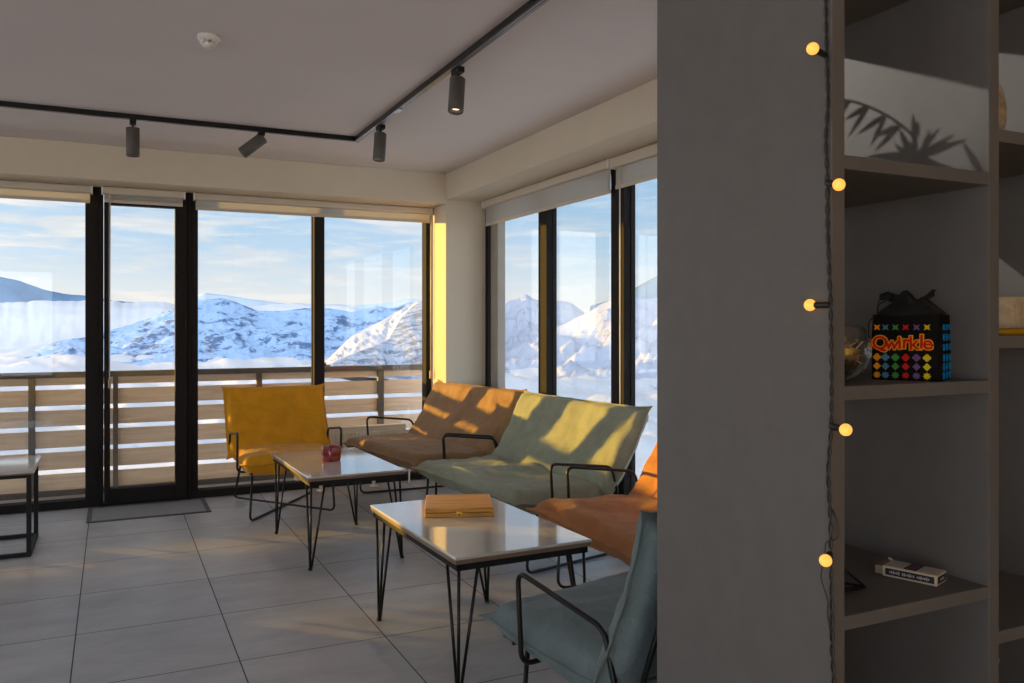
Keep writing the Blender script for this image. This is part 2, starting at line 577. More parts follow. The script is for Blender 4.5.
# lighter jamb lining at the far end of the right windows
glazed('fill_window_5', 'unseen broad window added in the far left wall near the back for fill daylight', 'window', 'y', XL - 0.1, 2.2, 6.0, 0.35, 2.3, [(4.1, 0.08)])  # this and the next are unseen windows, added to brighten the room
glazed('fill_window_6', 'unseen broad window added in the far left wall near the front for fill daylight', 'window', 'y', XL - 0.1, -2.2, 1.6, 0.35, 2.3, [(-0.3, 0.08)])
glazed('fill_window_7', 'unseen wide window added in the wall behind the viewer for fill daylight', 'window', 'x', YF - 0.1, -6.2, -0.9, 0.4, 2.35, [(-3.55, 0.08)])  # also an added window, out of view, for more indoor light
tr = MB()
tr.box((XR - 0.02, 6.20, 0.0), (XR + 0.05, 6.34, 2.36), 0.004)
struct(tr.build('trim_1', mat('grey_beige_jamb', rgb(150, 140, 128), 0.5)), 'beige vertical lining beside the right window frame', 'trim')

# balcony door
dr = sroot('door_1', 'black framed glass balcony door with narrow pane', 'door')
f = MB()
f.box((-0.085, YB - 0.01, 0), (-0.055, YB + 0.08, ZT), 0.003)
f.box((0.525, YB - 0.01, 0), (0.555, YB + 0.08, ZT), 0.003)
f.box((-0.055, YB - 0.01, 2.32), (0.525, YB + 0.08, ZT), 0.003)
f.box((-0.055, YB - 0.005, 0.0), (0.525, YB + 0.08, 0.02), 0.002)
f.build('door_frame', FRAME, dr)
f = MB()
f.box((-0.051, YB - 0.03, 0.022), (-0.010, YB + 0.05, 2.315), 0.004)
f.box((0.437, YB - 0.03, 0.022), (0.522, YB + 0.05, 2.315), 0.004)
f.box((-0.010, YB - 0.03, 0.022), (0.437, YB + 0.05, 0.125), 0.004)
f.box((-0.010, YB - 0.03, 2.235), (0.437, YB + 0.05, 2.315), 0.004)
leaf = f.build('door_leaf', FRAME, dr)
plain_box('glass_pane', (-0.010, YB + 0.012, 0.125), (0.437, YB + 0.018, 2.235), GLASS, parent=leaf)
for z in (0.88, 1.36):
    h = MB().box((0.507, YB - 0.045, z - 0.04), (0.519, YB - 0.03, z + 0.04), 0.003)
    h.build('hinge', BLACKM, leaf)
h = MB()
h.tube(fillet([(-0.030, YB - 0.03, 1.0), (-0.030, YB - 0.075, 1.0), (-0.030, YB - 0.075, 0.90)], 0.015), 0.008)
h.build('handle', BLACKM, leaf)

# balcony and railing
bf = plain_box('balcony_floor', (-7, YB + 0.09, -0.22), (3.3, 8.1, -0.10), DECKF, 0.004)
struct(bf, 'brown-grey balcony floor outside the back windows', 'balcony')
rl = thing('balcony_railing', 'wooden board balcony railing with dark top rail outside the back windows', 'railing', (0, 8.0, -0.1))
RX0, RX1 = -6.8, 3.25
MB().box((RX0, -0.03, 0.995), (RX1, 0.05, 1.045), 0.006).build('top_rail', RAILM, rl)
gaps = [0.814, 0.640, 0.466, 0.285, 0.100]
edges = [0.945] + gaps + [-0.075]
zs = []
for i in range(6):
    hi = edges[i] - (0.019 if i else 0.045)
    lo = edges[i + 1] + (0.019 if i < 5 else 0.0)
    zs.append((lo + 0.1, hi + 0.1))
zs[0] = (zs[0][0], 0.992)
for lo, hi in zs:
    MB().box((RX0, 0.0, lo), (RX1, 0.024, hi), 0.003).build('board', DECKW, rl)
for px_, w_ in ((-0.60, 0.05), (0.03, 0.04), (1.235, 0.05), (2.40, 0.06), (-1.8, 0.05), (-3.0, 0.05)):
    MB().box((px_ - w_ / 2, -0.045, 0.0), (px_ + w_ / 2, 0.0, 0.995), 0.003).build('post', RAILM, rl)
MB().box((RX0, -0.035, 0.0), (RX1, 0.0, 0.045), 0.003).build('bottom_rail', RAILM, rl)


# ------------------------------------------------------------------ mountains and clouds outside
def far(u, v, D):
    """a far point at horizontal distance D in the direction read from the photograph"""
    k = (u - 512) / FPX
    dx, dy = sin(YAW) + cos(YAW) * k, cos(YAW) - sin(YAW) * k
    L = sqrt(dx * dx + dy * dy)
    return Vector((dx / L * D, dy / L * D, CAMZ + D * (HZ - v) / FPX / L))


def interp(pts, u):
    if u <= pts[0][0]:
        return pts[0][1]
    for (a, va), (b, vb) in zip(pts, pts[1:]):
        if u <= b:
            t = (u - a) / (b - a)
            return va + (vb - va) * t
    return pts[-1][1]


def ridge(name, crest, D, w, zbase, m, label, rough=60.0, nu=260, nv=46, jag=0.6, seed=0.0, fs=0.0022, shape=1.15, gully=1.0):
    u0, u1 = crest[0][0], crest[-1][0]
    P = []
    for i in range(nv + 14):
        row = []
        for j in range(nu + 1):
            u = u0 + (u1 - u0) * j / nu
            v = interp(crest, u) + jag * noise.fractal(Vector((u * 0.09, seed, 0)), 0.8, 2.0, 4)
            c = far(u, v, D)
            if i <= nv:
                t = i / nv
                dist = D - w * (1 - t)
                h = zbase + (c.z - zbase) * t ** shape
                env = sin(pi * min(1, t * 1.0)) ** 0.7 if t < 1 else 0
            else:
                t = 1 - (i - nv) / 14
                dist = D + w * 0.6 * (1 - t)
                h = zbase + (c.z - zbase) * t
                env = sin(pi * t)
            p = far(u, 0, dist)
            q = Vector((p.x * fs, p.y * fs, seed))
            r = noise.ridged_multi_fractal(q, 0.9, 2.1, 6, 0.9, 2.0) - 1.0
            r2 = noise.fractal(q * 3.1, 0.8, 2.0, 5)
            p.z = h + env * (rough * r * gully + rough * 0.5 * r2)
            row.append(p)
        P.append(row)
    b = MB()
    b.grid(P)
    o = b.build(name, m, recalc=False)
    return struct(o, label, 'mountain')


SNOWB = snow_mat('snow_shade_blue', rgb(158, 182, 212), rgb(62, 84, 118), 1.25, 0.0042, 0.66)  # blue of shade and haze put into the snow and rock colours
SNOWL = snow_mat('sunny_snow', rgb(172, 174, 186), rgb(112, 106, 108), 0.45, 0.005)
FARM = mat('far_forest_ridge_haze_blue', rgb(112, 136, 164), 0.95, spec=0.05, vary=0.12, scale=0.002)  # forest blue, lightened in the colour itself for distance haze
FARG = mat('far_ridge_haze_grey', rgb(186, 197, 210), 0.95, spec=0.05, vary=0.08, scale=0.002)  # pale haze tone put into the ridge colour, close to the sky

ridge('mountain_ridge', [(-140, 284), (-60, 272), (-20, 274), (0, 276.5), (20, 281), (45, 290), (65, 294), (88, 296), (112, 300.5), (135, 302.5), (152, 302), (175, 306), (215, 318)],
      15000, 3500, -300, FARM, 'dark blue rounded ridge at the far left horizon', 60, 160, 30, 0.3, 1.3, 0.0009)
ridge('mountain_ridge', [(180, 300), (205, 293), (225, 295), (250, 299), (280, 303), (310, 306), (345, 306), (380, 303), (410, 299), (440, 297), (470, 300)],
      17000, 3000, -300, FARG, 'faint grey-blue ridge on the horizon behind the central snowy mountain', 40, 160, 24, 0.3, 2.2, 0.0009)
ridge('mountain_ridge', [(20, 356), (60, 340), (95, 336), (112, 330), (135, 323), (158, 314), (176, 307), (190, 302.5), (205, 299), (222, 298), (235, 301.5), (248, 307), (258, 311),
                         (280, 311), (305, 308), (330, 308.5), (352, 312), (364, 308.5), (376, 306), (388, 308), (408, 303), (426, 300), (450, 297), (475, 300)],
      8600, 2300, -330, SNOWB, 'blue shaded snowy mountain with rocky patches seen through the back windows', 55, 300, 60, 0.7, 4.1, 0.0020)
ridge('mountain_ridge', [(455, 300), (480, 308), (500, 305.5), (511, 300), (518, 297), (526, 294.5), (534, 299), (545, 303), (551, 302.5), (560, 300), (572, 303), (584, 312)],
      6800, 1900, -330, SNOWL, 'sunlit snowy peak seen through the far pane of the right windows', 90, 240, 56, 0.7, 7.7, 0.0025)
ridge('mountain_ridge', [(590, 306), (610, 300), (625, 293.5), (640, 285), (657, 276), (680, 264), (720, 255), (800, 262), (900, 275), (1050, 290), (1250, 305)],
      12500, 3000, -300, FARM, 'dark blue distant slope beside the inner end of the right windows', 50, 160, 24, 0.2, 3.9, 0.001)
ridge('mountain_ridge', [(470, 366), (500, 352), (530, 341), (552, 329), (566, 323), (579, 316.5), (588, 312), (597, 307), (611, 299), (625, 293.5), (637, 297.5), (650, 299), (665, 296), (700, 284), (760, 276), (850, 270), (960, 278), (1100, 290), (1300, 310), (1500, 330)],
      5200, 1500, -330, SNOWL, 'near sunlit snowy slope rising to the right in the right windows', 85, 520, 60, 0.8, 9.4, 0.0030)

# spur with a sunlit flank, right pane of the back windows
cr = [(330, 364, 4700), (340, 359, 4800), (352, 354, 4950), (372, 347, 5200), (388, 340, 5500), (394, 330, 5800), (401, 318, 6100), (410, 309, 6400), (419, 302, 6600), (428, 299.5, 6700), (460, 296, 6800)]
lf = [(320, 366, 5600), (331, 356, 5800), (338, 349, 6000), (352, 336, 6300), (371, 326, 6600), (384, 319.5, 6800), (396, 312.5, 7000), (409, 305, 7100), (418, 301, 7100), (428, 299, 7000), (460, 296, 7000)]
rt = [(330, 374, 4500), (350, 376, 4400), (375, 378, 4300), (395, 380, 4200), (410, 381, 4200), (425, 382, 4150), (440, 383, 4100), (455, 384, 4100), (470, 385, 4100), (485, 386, 4100), (520, 388, 4100)]


def rs(pl, n):
    out = []
    for i in range(n + 1):
        t = i / n * (len(pl) - 1)
        k = min(int(t), len(pl) - 2)
        a, b = pl[k], pl[k + 1]
        f_ = t - k
        out.append(tuple(a[q] + (b[q] - a[q]) * f_ for q in range(3)))
    return out


N = 150
L_, C_, R_ = (rs(x, N) for x in (lf, cr, rt))
rows = []
for i in range(19):
    t = i / 18
    rows.append([far(*l).lerp(far(*c), t) + Vector((0, 0, 26 * sin(pi * t) * noise.fractal(Vector((c[0] * .16, t * 4, 1)), .8, 2, 5))) for l, c in zip(L_, C_)])
for i in range(1, 33):
    t = i / 32
    rows.append([far(*c).lerp(far(*r), t) + Vector((0, 0, 60 * sin(pi * t) * noise.fractal(Vector((c[0] * .12, t * 3, 5)), .8, 2, 5) * 0.3)) for c, r in zip(C_, R_)])
b = MB()
b.grid(rows[:19], flip=True)
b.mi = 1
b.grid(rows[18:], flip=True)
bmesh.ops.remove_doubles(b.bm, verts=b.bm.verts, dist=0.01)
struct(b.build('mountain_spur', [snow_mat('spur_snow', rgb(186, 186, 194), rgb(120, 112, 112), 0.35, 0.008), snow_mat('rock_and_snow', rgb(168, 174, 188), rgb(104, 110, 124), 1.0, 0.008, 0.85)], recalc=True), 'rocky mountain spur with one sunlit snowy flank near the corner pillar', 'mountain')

# sea of clouds
CLOUD = mat('white_cloud_top', rgb(203, 200, 202), 1.0, spec=0.0, vary=0.03, scale=0.003)
rows = []
NA, NR = 340, 130
for i in range(NR + 1):
    D = 700 * (19000 / 700) ** (i / NR)
    row = []
    for j in range(NA + 1):
        a = radians(-32 + 118 * j / NA)
        q = Vector((sin(a) * D, cos(a) * D, 0))
        n_ = noise.fractal(Vector((q.x * 0.0011, q.y * 0.0016, 2)), 0.75, 2.0, 6)
        n2_ = abs(noise.fractal(Vector((q.x * 0.004, q.y * 0.006, 6)), 0.8, 2.0, 4))
        row.append(Vector((q.x, q.y, -258 + 60 * n_ - 40 * n2_ + 0.004 * max(0, D - 6000))))
    rows.append(row)
b = MB()
b.grid(rows, flip=True)
cs = b.build('cloud_sea', CLOUD, recalc=True)
tag(cs, 'white sea of clouds filling the valley below the mountains', 'clouds', kind='stuff')


def cloud_bank(pts, D, thick, zb, seed, label):
    rows = []
    n = 170
    for i in range(37):
        ph = pi * i / 36
        row = []
        for j in range(n + 1):
            u = pts[0][0] + (pts[-1][0] - pts[0][0]) * j / n
            v = interp(pts, u)
            c = far(u, v, D)
            hh = (c.z - zb) * (1 + 0.035 * noise.fractal(Vector((u * 0.05, 0, seed)), .7, 2, 4))
            dist = D - thick * cos(ph)
            p = far(u, 0, dist)
            p.z = zb + hh * sin(ph) ** 0.8
            k = noise.fractal(Vector((p.x * .00045, p.y * .00045, ph * 3.2 + seed)), .7, 2, 6)
            k2 = abs(noise.fractal(Vector((u * 0.035, ph * 5.0, seed + 3)), .75, 2, 5))
            q = far(u, 0, dist - 40 * k2)
            p.x, p.y = q.x, q.y
            p.z += 34 * k * sin(ph)
            row.append(p)
        rows.append(row)
    m = MB()
    m.grid(rows)
    o = m.build('cloud_bank', CLOUD, recalc=False)
    return tag(o, label, 'clouds', kind='stuff')


cloud_bank([(-140, 296), (-40, 303), (0, 303.5), (40, 301.5), (90, 302), (130, 303), (165, 304), (185, 309), (204, 325), (222, 345)], 11500, 900, -330, 1.0,
           'pale cloud bank rolling below the dark left ridge')
cloud_bank([(226, 326), (236, 312), (250, 308.5), (275, 305.5), (300, 304.5), (316, 305.5), (336, 305), (350, 306.5), (362, 312), (372, 320)], 9100, 350, 120, 5.0,
           'small cloud spilling over the crest of the central mountain')

# snowy ground falling away below the balcony
rows = []
for i in range(61):
    D = 14 * (900 / 14) ** (i / 60)
    row = []
    for j in range(121):
        a = radians(-60 + 150 * j / 120)
        q = Vector((sin(a) * D, cos(a) * D, 0))
        row.append(Vector((q.x, q.y, -5.0 - 0.145 * D + 0.5 * noise.fractal(q * 0.12, .8, 2, 5) + 4.0 * noise.fractal(q * 0.012, .8, 2, 4))))
    rows.append(row)
b = MB()
b.grid(rows, flip=True)
struct(b.build('snow_ground', snow_mat('trodden_snow', rgb(206, 210, 220), rgb(120, 120, 126), 0.22, 0.09, 0.8), recalc=True), 'snowy ground falling away below the balcony', 'ground')
hut = thing('mountain_hut', 'small hut with snowy roof seen below the right windows', 'hut', (62.0, 78.0, -26.5), radians(30))
h = MB()
h.box((-5, -3.5, 0), (5, 3.5, 5))
h.build('wall', mat('brown_hut_boards', rgb(110, 98, 92), 0.8, vary=0.2), hut)
h = MB()
for sgn in (-1, 1):
    h.box((-5.6, 0, 0), (5.6, 5.0, 0.5), 0.05, Matrix.Rotation(radians(-38 if sgn > 0 else 218), 3, 'X'), (0, 0, 0))
ho = h.build('roof', mat('snowy_roof', rgb(206, 218, 236), 0.8), hut)
ho.location = (0, 0, 8.0)


# ------------------------------------------------------------------ roller blinds
def blind(label, axis, plane, a, b, zt, drop, chain=None, cas=0.055, dep=0.06, grp='roller blinds over the windows'):
    if axis == 'x':
        bl = thing('roller_blind', label, 'blind', ((a + b) / 2, plane, zt), 0, grp)
        hw = (b - a) / 2
    else:
        bl = thing('roller_blind', label, 'blind', (plane, (a + b) / 2, zt), pi / 2, grp)
        hw = (b - a) / 2
    # local: x along, -y into the room, z down from the top
    s = -1 if axis == 'x' else 1
    y0, y1 = sorted((0, s * dep))
    MB().box((-hw, y0, -cas), (hw, y1, 0), 0.014, seg=3).build('cassette', BLIND, bl)
    for sx in (-1, 1):
        MB().box((sx * hw - 0.006, y0 - 0.002, -cas - 0.004), (sx * hw + 0.006, y1 + 0.002, 0.0), 0.004).build('end_cap', WHITEP, bl)
    yf = s * dep * 0.5
    MB().box((-hw + 0.012, yf - 0.0007, -drop + 0.02), (hw - 0.012, yf + 0.0007, -cas + 0.004)).build('fabric', SCREEN, bl)
    MB().box((-hw + 0.012, yf - 0.006, -drop), (hw - 0.012, yf + 0.006, -drop + 0.024), 0.003).build('bottom_bar', BLIND, bl)
    if chain:
        cx, clen = chain
        c = MB()
        c.tube([(cx, yf + s * 0.014, -cas), (cx, yf + s * 0.014, -clen)], 0.0022, 6)
        c.tube([(cx + 0.008, yf + s * 0.014, -cas), (cx + 0.004, yf + s * 0.014, -clen)], 0.0022, 6)
        co_ = c.build('pull_chain', WHITEP, bl)
        MB().box((cx - 0.008, yf + s * 0.014 - 0.007, -clen - 0.06), (cx + 0.012, yf + s * 0.014 + 0.007, -clen + 0.01), 0.004).build('chain_weight', mat('tan_chain_weight', rgb(190, 165, 135), 0.5), co_)
    return bl


blind('cream roller blind almost fully raised over the window left of the balcony door', 'x', YB - 0.015, -1.60, -0.13, 2.358, 0.125)
blind('cream roller blind over the narrow glass balcony door', 'x', YB - 0.035, -0.062, 0.50, 2.358, 0.115, (0.026 - 0.281 + 0.02, 1.42))
blind('wide cream roller blind over the two-pane window beside the corner pillar', 'x', YB - 0.015, 0.57, 2.50, 2.358, 0.13, (0.955, 1.42))
blind('cream roller blind over the two far panes of the right window row', 'y', XR - 0.012, 4.44, 6.40, 2.388, 0.215, None, 0.06)
blind('cream roller blind over the near pane of the right window row', 'y', XR - 0.012, 2.0, 4.40, 2.388, 0.20, (1.12, 1.55), 0.07)

# ------------------------------------------------------------------ ceiling track and spotlights
tk = thing('lighting_track', 'black L-shaped lighting track on the ceiling above the seating', 'lighting track', (0, 0, ZC))
t1 = MB()
t1.box((-6.0, 5.483, -0.032), (1.505, 5.517, 0.0), 0.003)
t1.build('rail', TRACKM, tk)
t1 = MB()
t1.box((1.471, 0.9, -0.032), (1.505, 5.483, 0.0), 0.003)
t1.build('rail', TRACKM, tk)
g_ = MB()
g_.box((1.479, 0.92, -0.0335), (1.483, 5.47, -0.0318))
g_.box((1.493, 0.92, -0.0335), (1.497, 5.47, -0.0318))
g_.box((1.471, 4.55, -0.036), (1.505, 4.65, -0.031), 0.001)
g_.build('contact_strip', mat('pale_contact_strip', rgb(150, 150, 160), 0.3, metal=0.6), tk)
tk2 = thing('lighting_track', 'second black lighting track added out of view on the ceiling for the shelf spotlight', 'lighting track', (0, 0, ZC))  # unseen track, added to carry the spotlight that lights the shelf
MB().box((-3.0, 2.603, -0.032), (0.60, 2.637, 0.0), 0.003).build('rail', TRACKM, tk2)

SPOTM = mat('dark_bronze_spot_housing', rgb(84, 78, 72), 0.5, vary=0.05)
LENS = mat('warm_lit_spot_lens', (1.0, 0.86, 0.62), 0.3, emit=(1.0, 0.82, 0.55), estr=2.2)


def spotlight(label, loc, aim, power, angle=50, blend=0.6, color=(1.0, 0.84, 0.66), size=0.02, lens_r=0.026):
    """loc: point under the track; aim: direction of the beam"""
    aim = Vector(aim).normalized()
    sp_ = thing('track_spotlight', label, 'spotlight', (loc[0], loc[1], ZC - 0.032), 0, 'black cylinder spotlights on the ceiling track')
    MB().box((-0.018, -0.045, -0.026), (0.018, 0.045, 0.002), 0.003).build('adapter', BLACKM, sp_)
    MB().tube([(0, 0, -0.025), (0, 0, -0.055)], 0.007, 10).build('stem', BLACKM, sp_)
    c = Vector((0, 0, -0.038)) + (aim * 0.022 if aim.z < -0.9 else Vector((aim.x * 0.01, aim.y * 0.01, -0.012)))
    top = c - aim * (0.028 if aim.z > -0.9 else 0.012)
    h_ = MB()
    R, Lh = 0.038, 0.172
    h_.lathe([(0.001, 0.0), (R - 0.003, 0.0), (R, 0.003), (R, Lh - 0.002), (R - 0.002, Lh), (R - 0.006, Lh), (0.027, Lh - 0.016), (0.0265, Lh - 0.024), (0.001, Lh - 0.024)], top, 28, aim, cap=False)
    hd = h_.build('head', SPOTM, sp_)
    MB().lathe([(0.001, 0), (lens_r, 0.0), (lens_r - 0.004, 0.003), (0.001, 0.004)], top + aim * (Lh - 0.023), 24, aim, cap=False).build('lens', LENS, hd)
    if power > 0:
        l = bpy.data.lights.new('spot_bulb', 'SPOT')
        l.energy = power
        l.color = color
        l.spot_size = radians(angle)
        l.spot_blend = blend
        l.shadow_soft_size = size
        lo_ = bpy.data.objects.new('spot_bulb', l)
        COL.objects.link(lo_)
        lo_.parent = sp_
        lo_.location = top + aim * (Lh + 0.004)
        lo_.rotation_euler = aim.to_track_quat('-Z', 'Y').to_euler()
    return sp_


SP = 9.0
spotlight('black spotlight hanging straight down above the balcony door', (0.115, 5.5), (0.0, 0.02, -1), SP)
spotlight('black spotlight tilted towards the left above the yellow lounge chair', (0.865, 5.5), (-0.76, 0.1, -0.64), SP)
spotlight('black spotlight nearest the bend of the ceiling track', (1.505, 5.0), (-0.10, -0.12, -1), SP)
spotlight('black spotlight with bright lens nearest the viewer on the ceiling track', (1.508, 3.73), (-0.13, -0.16, -1), SP)
spotlight('black spotlight on the second track aimed at the shelf unit', (0.36, 2.62), (1.27, -1.22, -0.66), 58.0, 22, 0.35, (1.0, 0.93, 0.85), 0.012)

# smoke detector
sd_ = thing('smoke_detector', 'round cream smoke detector on the ceiling', 'smoke detector', (0.385, 3.86, ZC))
MB().lathe([(0.001, 0), (0.048, 0), (0.050, -0.010), (0.046, -0.022), (0.038, -0.026), (0.001, -0.026)], seg=32, cap=False).build('base', WHITEP, sd_)
m_ = MB()
m_.lathe([(0.001, -0.030), (0.022, -0.032), (0.030, -0.040), (0.027, -0.050), (0.016, -0.055), (0.001, -0.055)], seg=28, cap=False)
for k in range(10):
    a = 2 * pi * k / 10
    m_.box((0.029 + 0.0, -0.003, -0.040), (0.037, 0.003, -0.024), 0.001, Matrix.Rotation(a, 3, 'Z'), (0, 0, 0))
m_.build('sensor_chamber', WHITEP, sd_)


# ------------------------------------------------------------------ lounge seating
FLN = 0.018


def cushion(W, curve, normal, thick, seed, nu=44, nv=30, wr=1.35, ear=0.014, puff=0.30, rim=0.075):
    """sewn cushion: puffed middle, flat flange all round with pulled-out corners.
    curve(v) -> (d, z) middle line over v in 0..1, normal(v) -> (nd, nz)"""
    top, bot = [], []
    us = [-1 + 2 * i / nu for i in range(nu + 1)]
    vs = [i / nv for i in range(nv + 1)]
    for side, rows in ((1, top), (-1, bot)):
        for v in vs:
            row = []
            for u in us:
                vv = 2 * v - 1
                # cluster rows near the rim
                uu = math.copysign(1 - (1 - abs(u)) ** 1.35, u)
                w2 = math.copysign(1 - (1 - abs(vv)) ** 1.35, vv)
                t = (w2 + 1) / 2
                d, z = curve(t)
                nd, nz = normal(t)
                cx = uu * W / 2
                edge_u = (1 - abs(uu)) * W / 2
                edge_v = (1 - abs(w2)) * 0.5 * LEN[0]
                e = min(edge_u, edge_v)
                e2 = (max(0, edge_u - FLN), max(0, edge_v - FLN))
                k = min(1, e2[0] / rim), min(1, e2[1] / rim)
                prof = (1 - (1 - k[0]) ** 2.4) ** 0.5 * (1 - (1 - k[1]) ** 2.4) ** 0.5
                q = Vector((cx * 3.2, t * 2.2, seed + side * 2.3))
                wrn = noise.fractal(q, 0.8, 2.0, 5) * 0.013 * wr
                fold = noise.noise(Vector((cx * 2.0, t * 11 + 0.8 * sin(cx * 5), seed))) * 0.006 * wr
                th = 0.003 + thick * 0.5 * prof * (1 + puff * (0.25 - uu * uu * 0.25)) + (wrn + fold) * prof
                wave = 0.003 * sin(cx * 34 + seed) * (1 - min(1, e / FLN)) + 0.002 * sin(t * 23 + seed) * (1 - min(1, edge_u / FLN))
                off = side * th + wave
                ex = ear * max(0, (abs(uu) - 0.86) / 0.14) ** 2 * max(0, (abs(w2) - 0.86) / 0.14) ** 2
                cx += math.copysign(ex, uu)
                ev = ex * math.copysign(1, w2)
                # slack scallop of the long edges between the corners
                sc_ = 0.004 * (1 - uu * uu) * max(0, (abs(w2) - 0.9) / 0.1) * math.copysign(1, w2)
                td, tz = nz, -nd
                row.append(Vector((cx, d + nd * off + td * (ev - sc_), z + nz * off + tz * (ev - sc_))))
            rows.append(row)
    m = MB()
    A = m.grid(top)
    B = m.grid(bot, flip=True)
    n, k = len(A), len(A[0])
    rim = [(0, j) for j in range(k)] + [(i, k - 1) for i in range(1, n)] + [(n - 1, j) for j in range(k - 2, -1, -1)] + [(i, 0) for i in range(n - 2, 0, -1)]
    for a, c in zip(rim, rim[1:] + rim[:1]):
        f_ = m.bm.faces.new((A[a[0]][a[1]], B[a[0]][a[1]], B[c[0]][c[1]], A[c[0]][c[1]]))
        f_.smooth = True
    return m


LEN = [0.62]


def lounge(name, label, cat, loc, rz, W, fab, seed, sofa=False, group=None, top=(0.878, 0.868)):
    """local axes: x across, front edge at y=0 facing -y, back at y>0"""
    r = thing(name, label, cat, loc, rz, group)
    LEN[0] = 0.64
    sag = 0.012 if sofa else 0.01
    sc_ = lambda t: (0.0 + 0.64 * t, 0.400 - 0.010 * t - sag * sin(pi * t) + 0.006 * (1 - t) ** 3)
    sn = lambda t: (0.05 * (t - 0.4), 1.0)
    cu = cushion(W - 0.045, sc_, sn, 0.128, seed, nu=64 if sofa else 44)
    cu.build('seat_cushion', fab, r)
    LEN[0] = 0.60
    B0, B1 = Vector((0.580, 0.380)), Vector(top)
    T_ = (B1 - B0)
    nb = Vector((-T_.y, T_.x)).normalized()
    bc = lambda t: (B0.x + T_.x * t + 0.02 * sin(pi * t) * -nb.x, B0.y + T_.y * t + 0.02 * sin(pi * t) * -nb.y)
    bn = lambda t: (nb.x, nb.y)
    cu = cushion(W + 0.01, bc, bn, 0.098, seed + 5.5, nu=64 if sofa else 44, nv=34, puff=0.2, rim=0.05)
    cu.build('back_cushion', fab, r)
    hw = W / 2 - 0.012
    # frame below the seat and behind the back
    fr = MB()
    R = 0.008
    z0 = 0.338
    fr.tube([(-hw + 0.06, 0.10, z0), (hw - 0.06, 0.10, z0)], R)
    fr.tube([(-hw + 0.06, 0.56, z0), (hw - 0.06, 0.56, z0)], R)
    for s in (-1, 1):
        fr.tube([(s * (hw - 0.07), 0.04, z0 + 0.004), (s * (hw - 0.07), 0.60, z0 + 0.004)], R)
    fr.build('seat_frame', BLACK, r)
    bk = lambda t: (B0.x + T_.x * t - nb.x * 0.066, B0.y + T_.y * t - nb.y * 0.066)
    fr = MB()
    for s in (-1, 1):
        fr.tube(fillet([(s * (hw - 0.08), 0.52, z0 + 0.006), (s * (hw - 0.08), 0.655, 0.345), (s * (hw - 0.08), bk(0.86)[0], bk(0.86)[1])], 0.06), R)
    fr.tube([(-(hw - 0.08), *bk(0.85)), (hw - 0.08, *bk(0.85))], R)
    fr.tube([(-(hw - 0.08), *bk(0.38)), (hw - 0.08, *bk(0.38))], R)
    fr.build('back_frame', BLACK, r)
    for s in (-1, 1):
        xo = s * (hw - 0.002)
        p = [(s * (hw - 0.11), 0.24, 0.332), (xo, 0.235, 0.326), (xo, 0.215, 0.602), (xo, 0.62, 0.552), (xo, 0.665, 0.40), (s * (hw - 0.06), 0.655, 0.345)]
        a = MB()
        a.tube(fillet(p, 0.045, 7), R, 12)
        a.build('armrest', BLACK, r)
    if not sofa:
        fx = 0.29
        for s in (-1, 1):
            p = [(s * (fx - 0.02), 0.14, z0), (s * fx, 0.13, 0.009 + (0.017 if s > 0 else 0)), (-s * fx, 0.92, 0.009 + (0.017 if s > 0 else 0)), (-s * (fx - 0.01), 0.62, z0)]
            a = MB()
            a.tube(fillet(p, 0.05, 7), R, 12)
            a.build('leg', BLACK, r)
    else:
        for s in (-1, 1):
            xf = s * (hw - 0.09)
            p = [(xf + s * 0.02, 0.14, z0), (xf, 0.12, 0.009), (xf - s * 0.12, 0.86, 0.009), (xf - s * 0.04, 0.58, z0)]
            a = MB()
            a.tube(fillet(p, 0.05, 7), R, 12)
            a.build('leg', BLACK, r)
    return r


YELLOW = fabric_mat('mustard_yellow_velvet', rgb(226, 156, 26))
BROWN = fabric_mat('dusty_brown_velvet', rgb(156, 120, 84))
GREEN = fabric_mat('sage_green_velvet', rgb(151, 155, 135))
ORANGE = fabric_mat('terracotta_velvet', rgb(182, 122, 74))
TEAL = fabric_mat('grey_teal_velvet', rgb(118, 131, 132))

SG = 'metal-framed lounge seats round the coffee tables'
lounge('lounge_chair', 'mustard yellow lounge chair with black rod frame in front of the back windows', 'chair', (1.135, 5.72, 0), 0.0, 0.745, YELLOW, 1.0, False, SG)
lounge('lounge_sofa', 'dusty brown two-seat lounge sofa in the far corner by the pillar', 'sofa', (1.735, 5.90, 0), radians(-90 + 8), 1.30, BROWN, 3.0, True, SG)
lounge('lounge_sofa', 'sage green two-seat lounge sofa in the middle of the sofa row', 'sofa', (1.835, 4.535, 0), radians(-90 + 4.5), 1.36, GREEN, 6.0, True, SG)
lounge('lounge_sofa', 'terracotta orange lounge sofa nearest the grey shelf panel', 'sofa', (1.89, 3.232, 0), radians(-90 - 3), 1.12, ORANGE, 9.0, True, SG)
lounge('lounge_chair', 'grey-teal lounge chair in the foreground, its back to the viewer', 'chair', (1.422, 2.49, 0), radians(180 + 7.5), 0.745, TEAL, 12.0, False, SG, (0.785, 0.882))


# ------------------------------------------------------------------ coffee tables
def hairpin(corner, foot, dx, dy, z):
    m = MB()
    f_ = Vector((foot[0], foot[1], 0.008))
    c = Vector((corner[0], corner[1], z))
    r = 0.006
    for o in (Vector((0, 0, 0)), Vector((0, dy, 0)), Vector((dx, 0, 0))):
        m.tube([f_ + o.normalized() * 0.006 if o.length else f_, c + o], r, 10)
    m.lathe([(0.001, 0), (0.011, 0.0), (0.012, 0.006), (0.009, 0.016), (0.001, 0.016)], (foot[0], foot[1], 0), 14, cap=False)
    return m


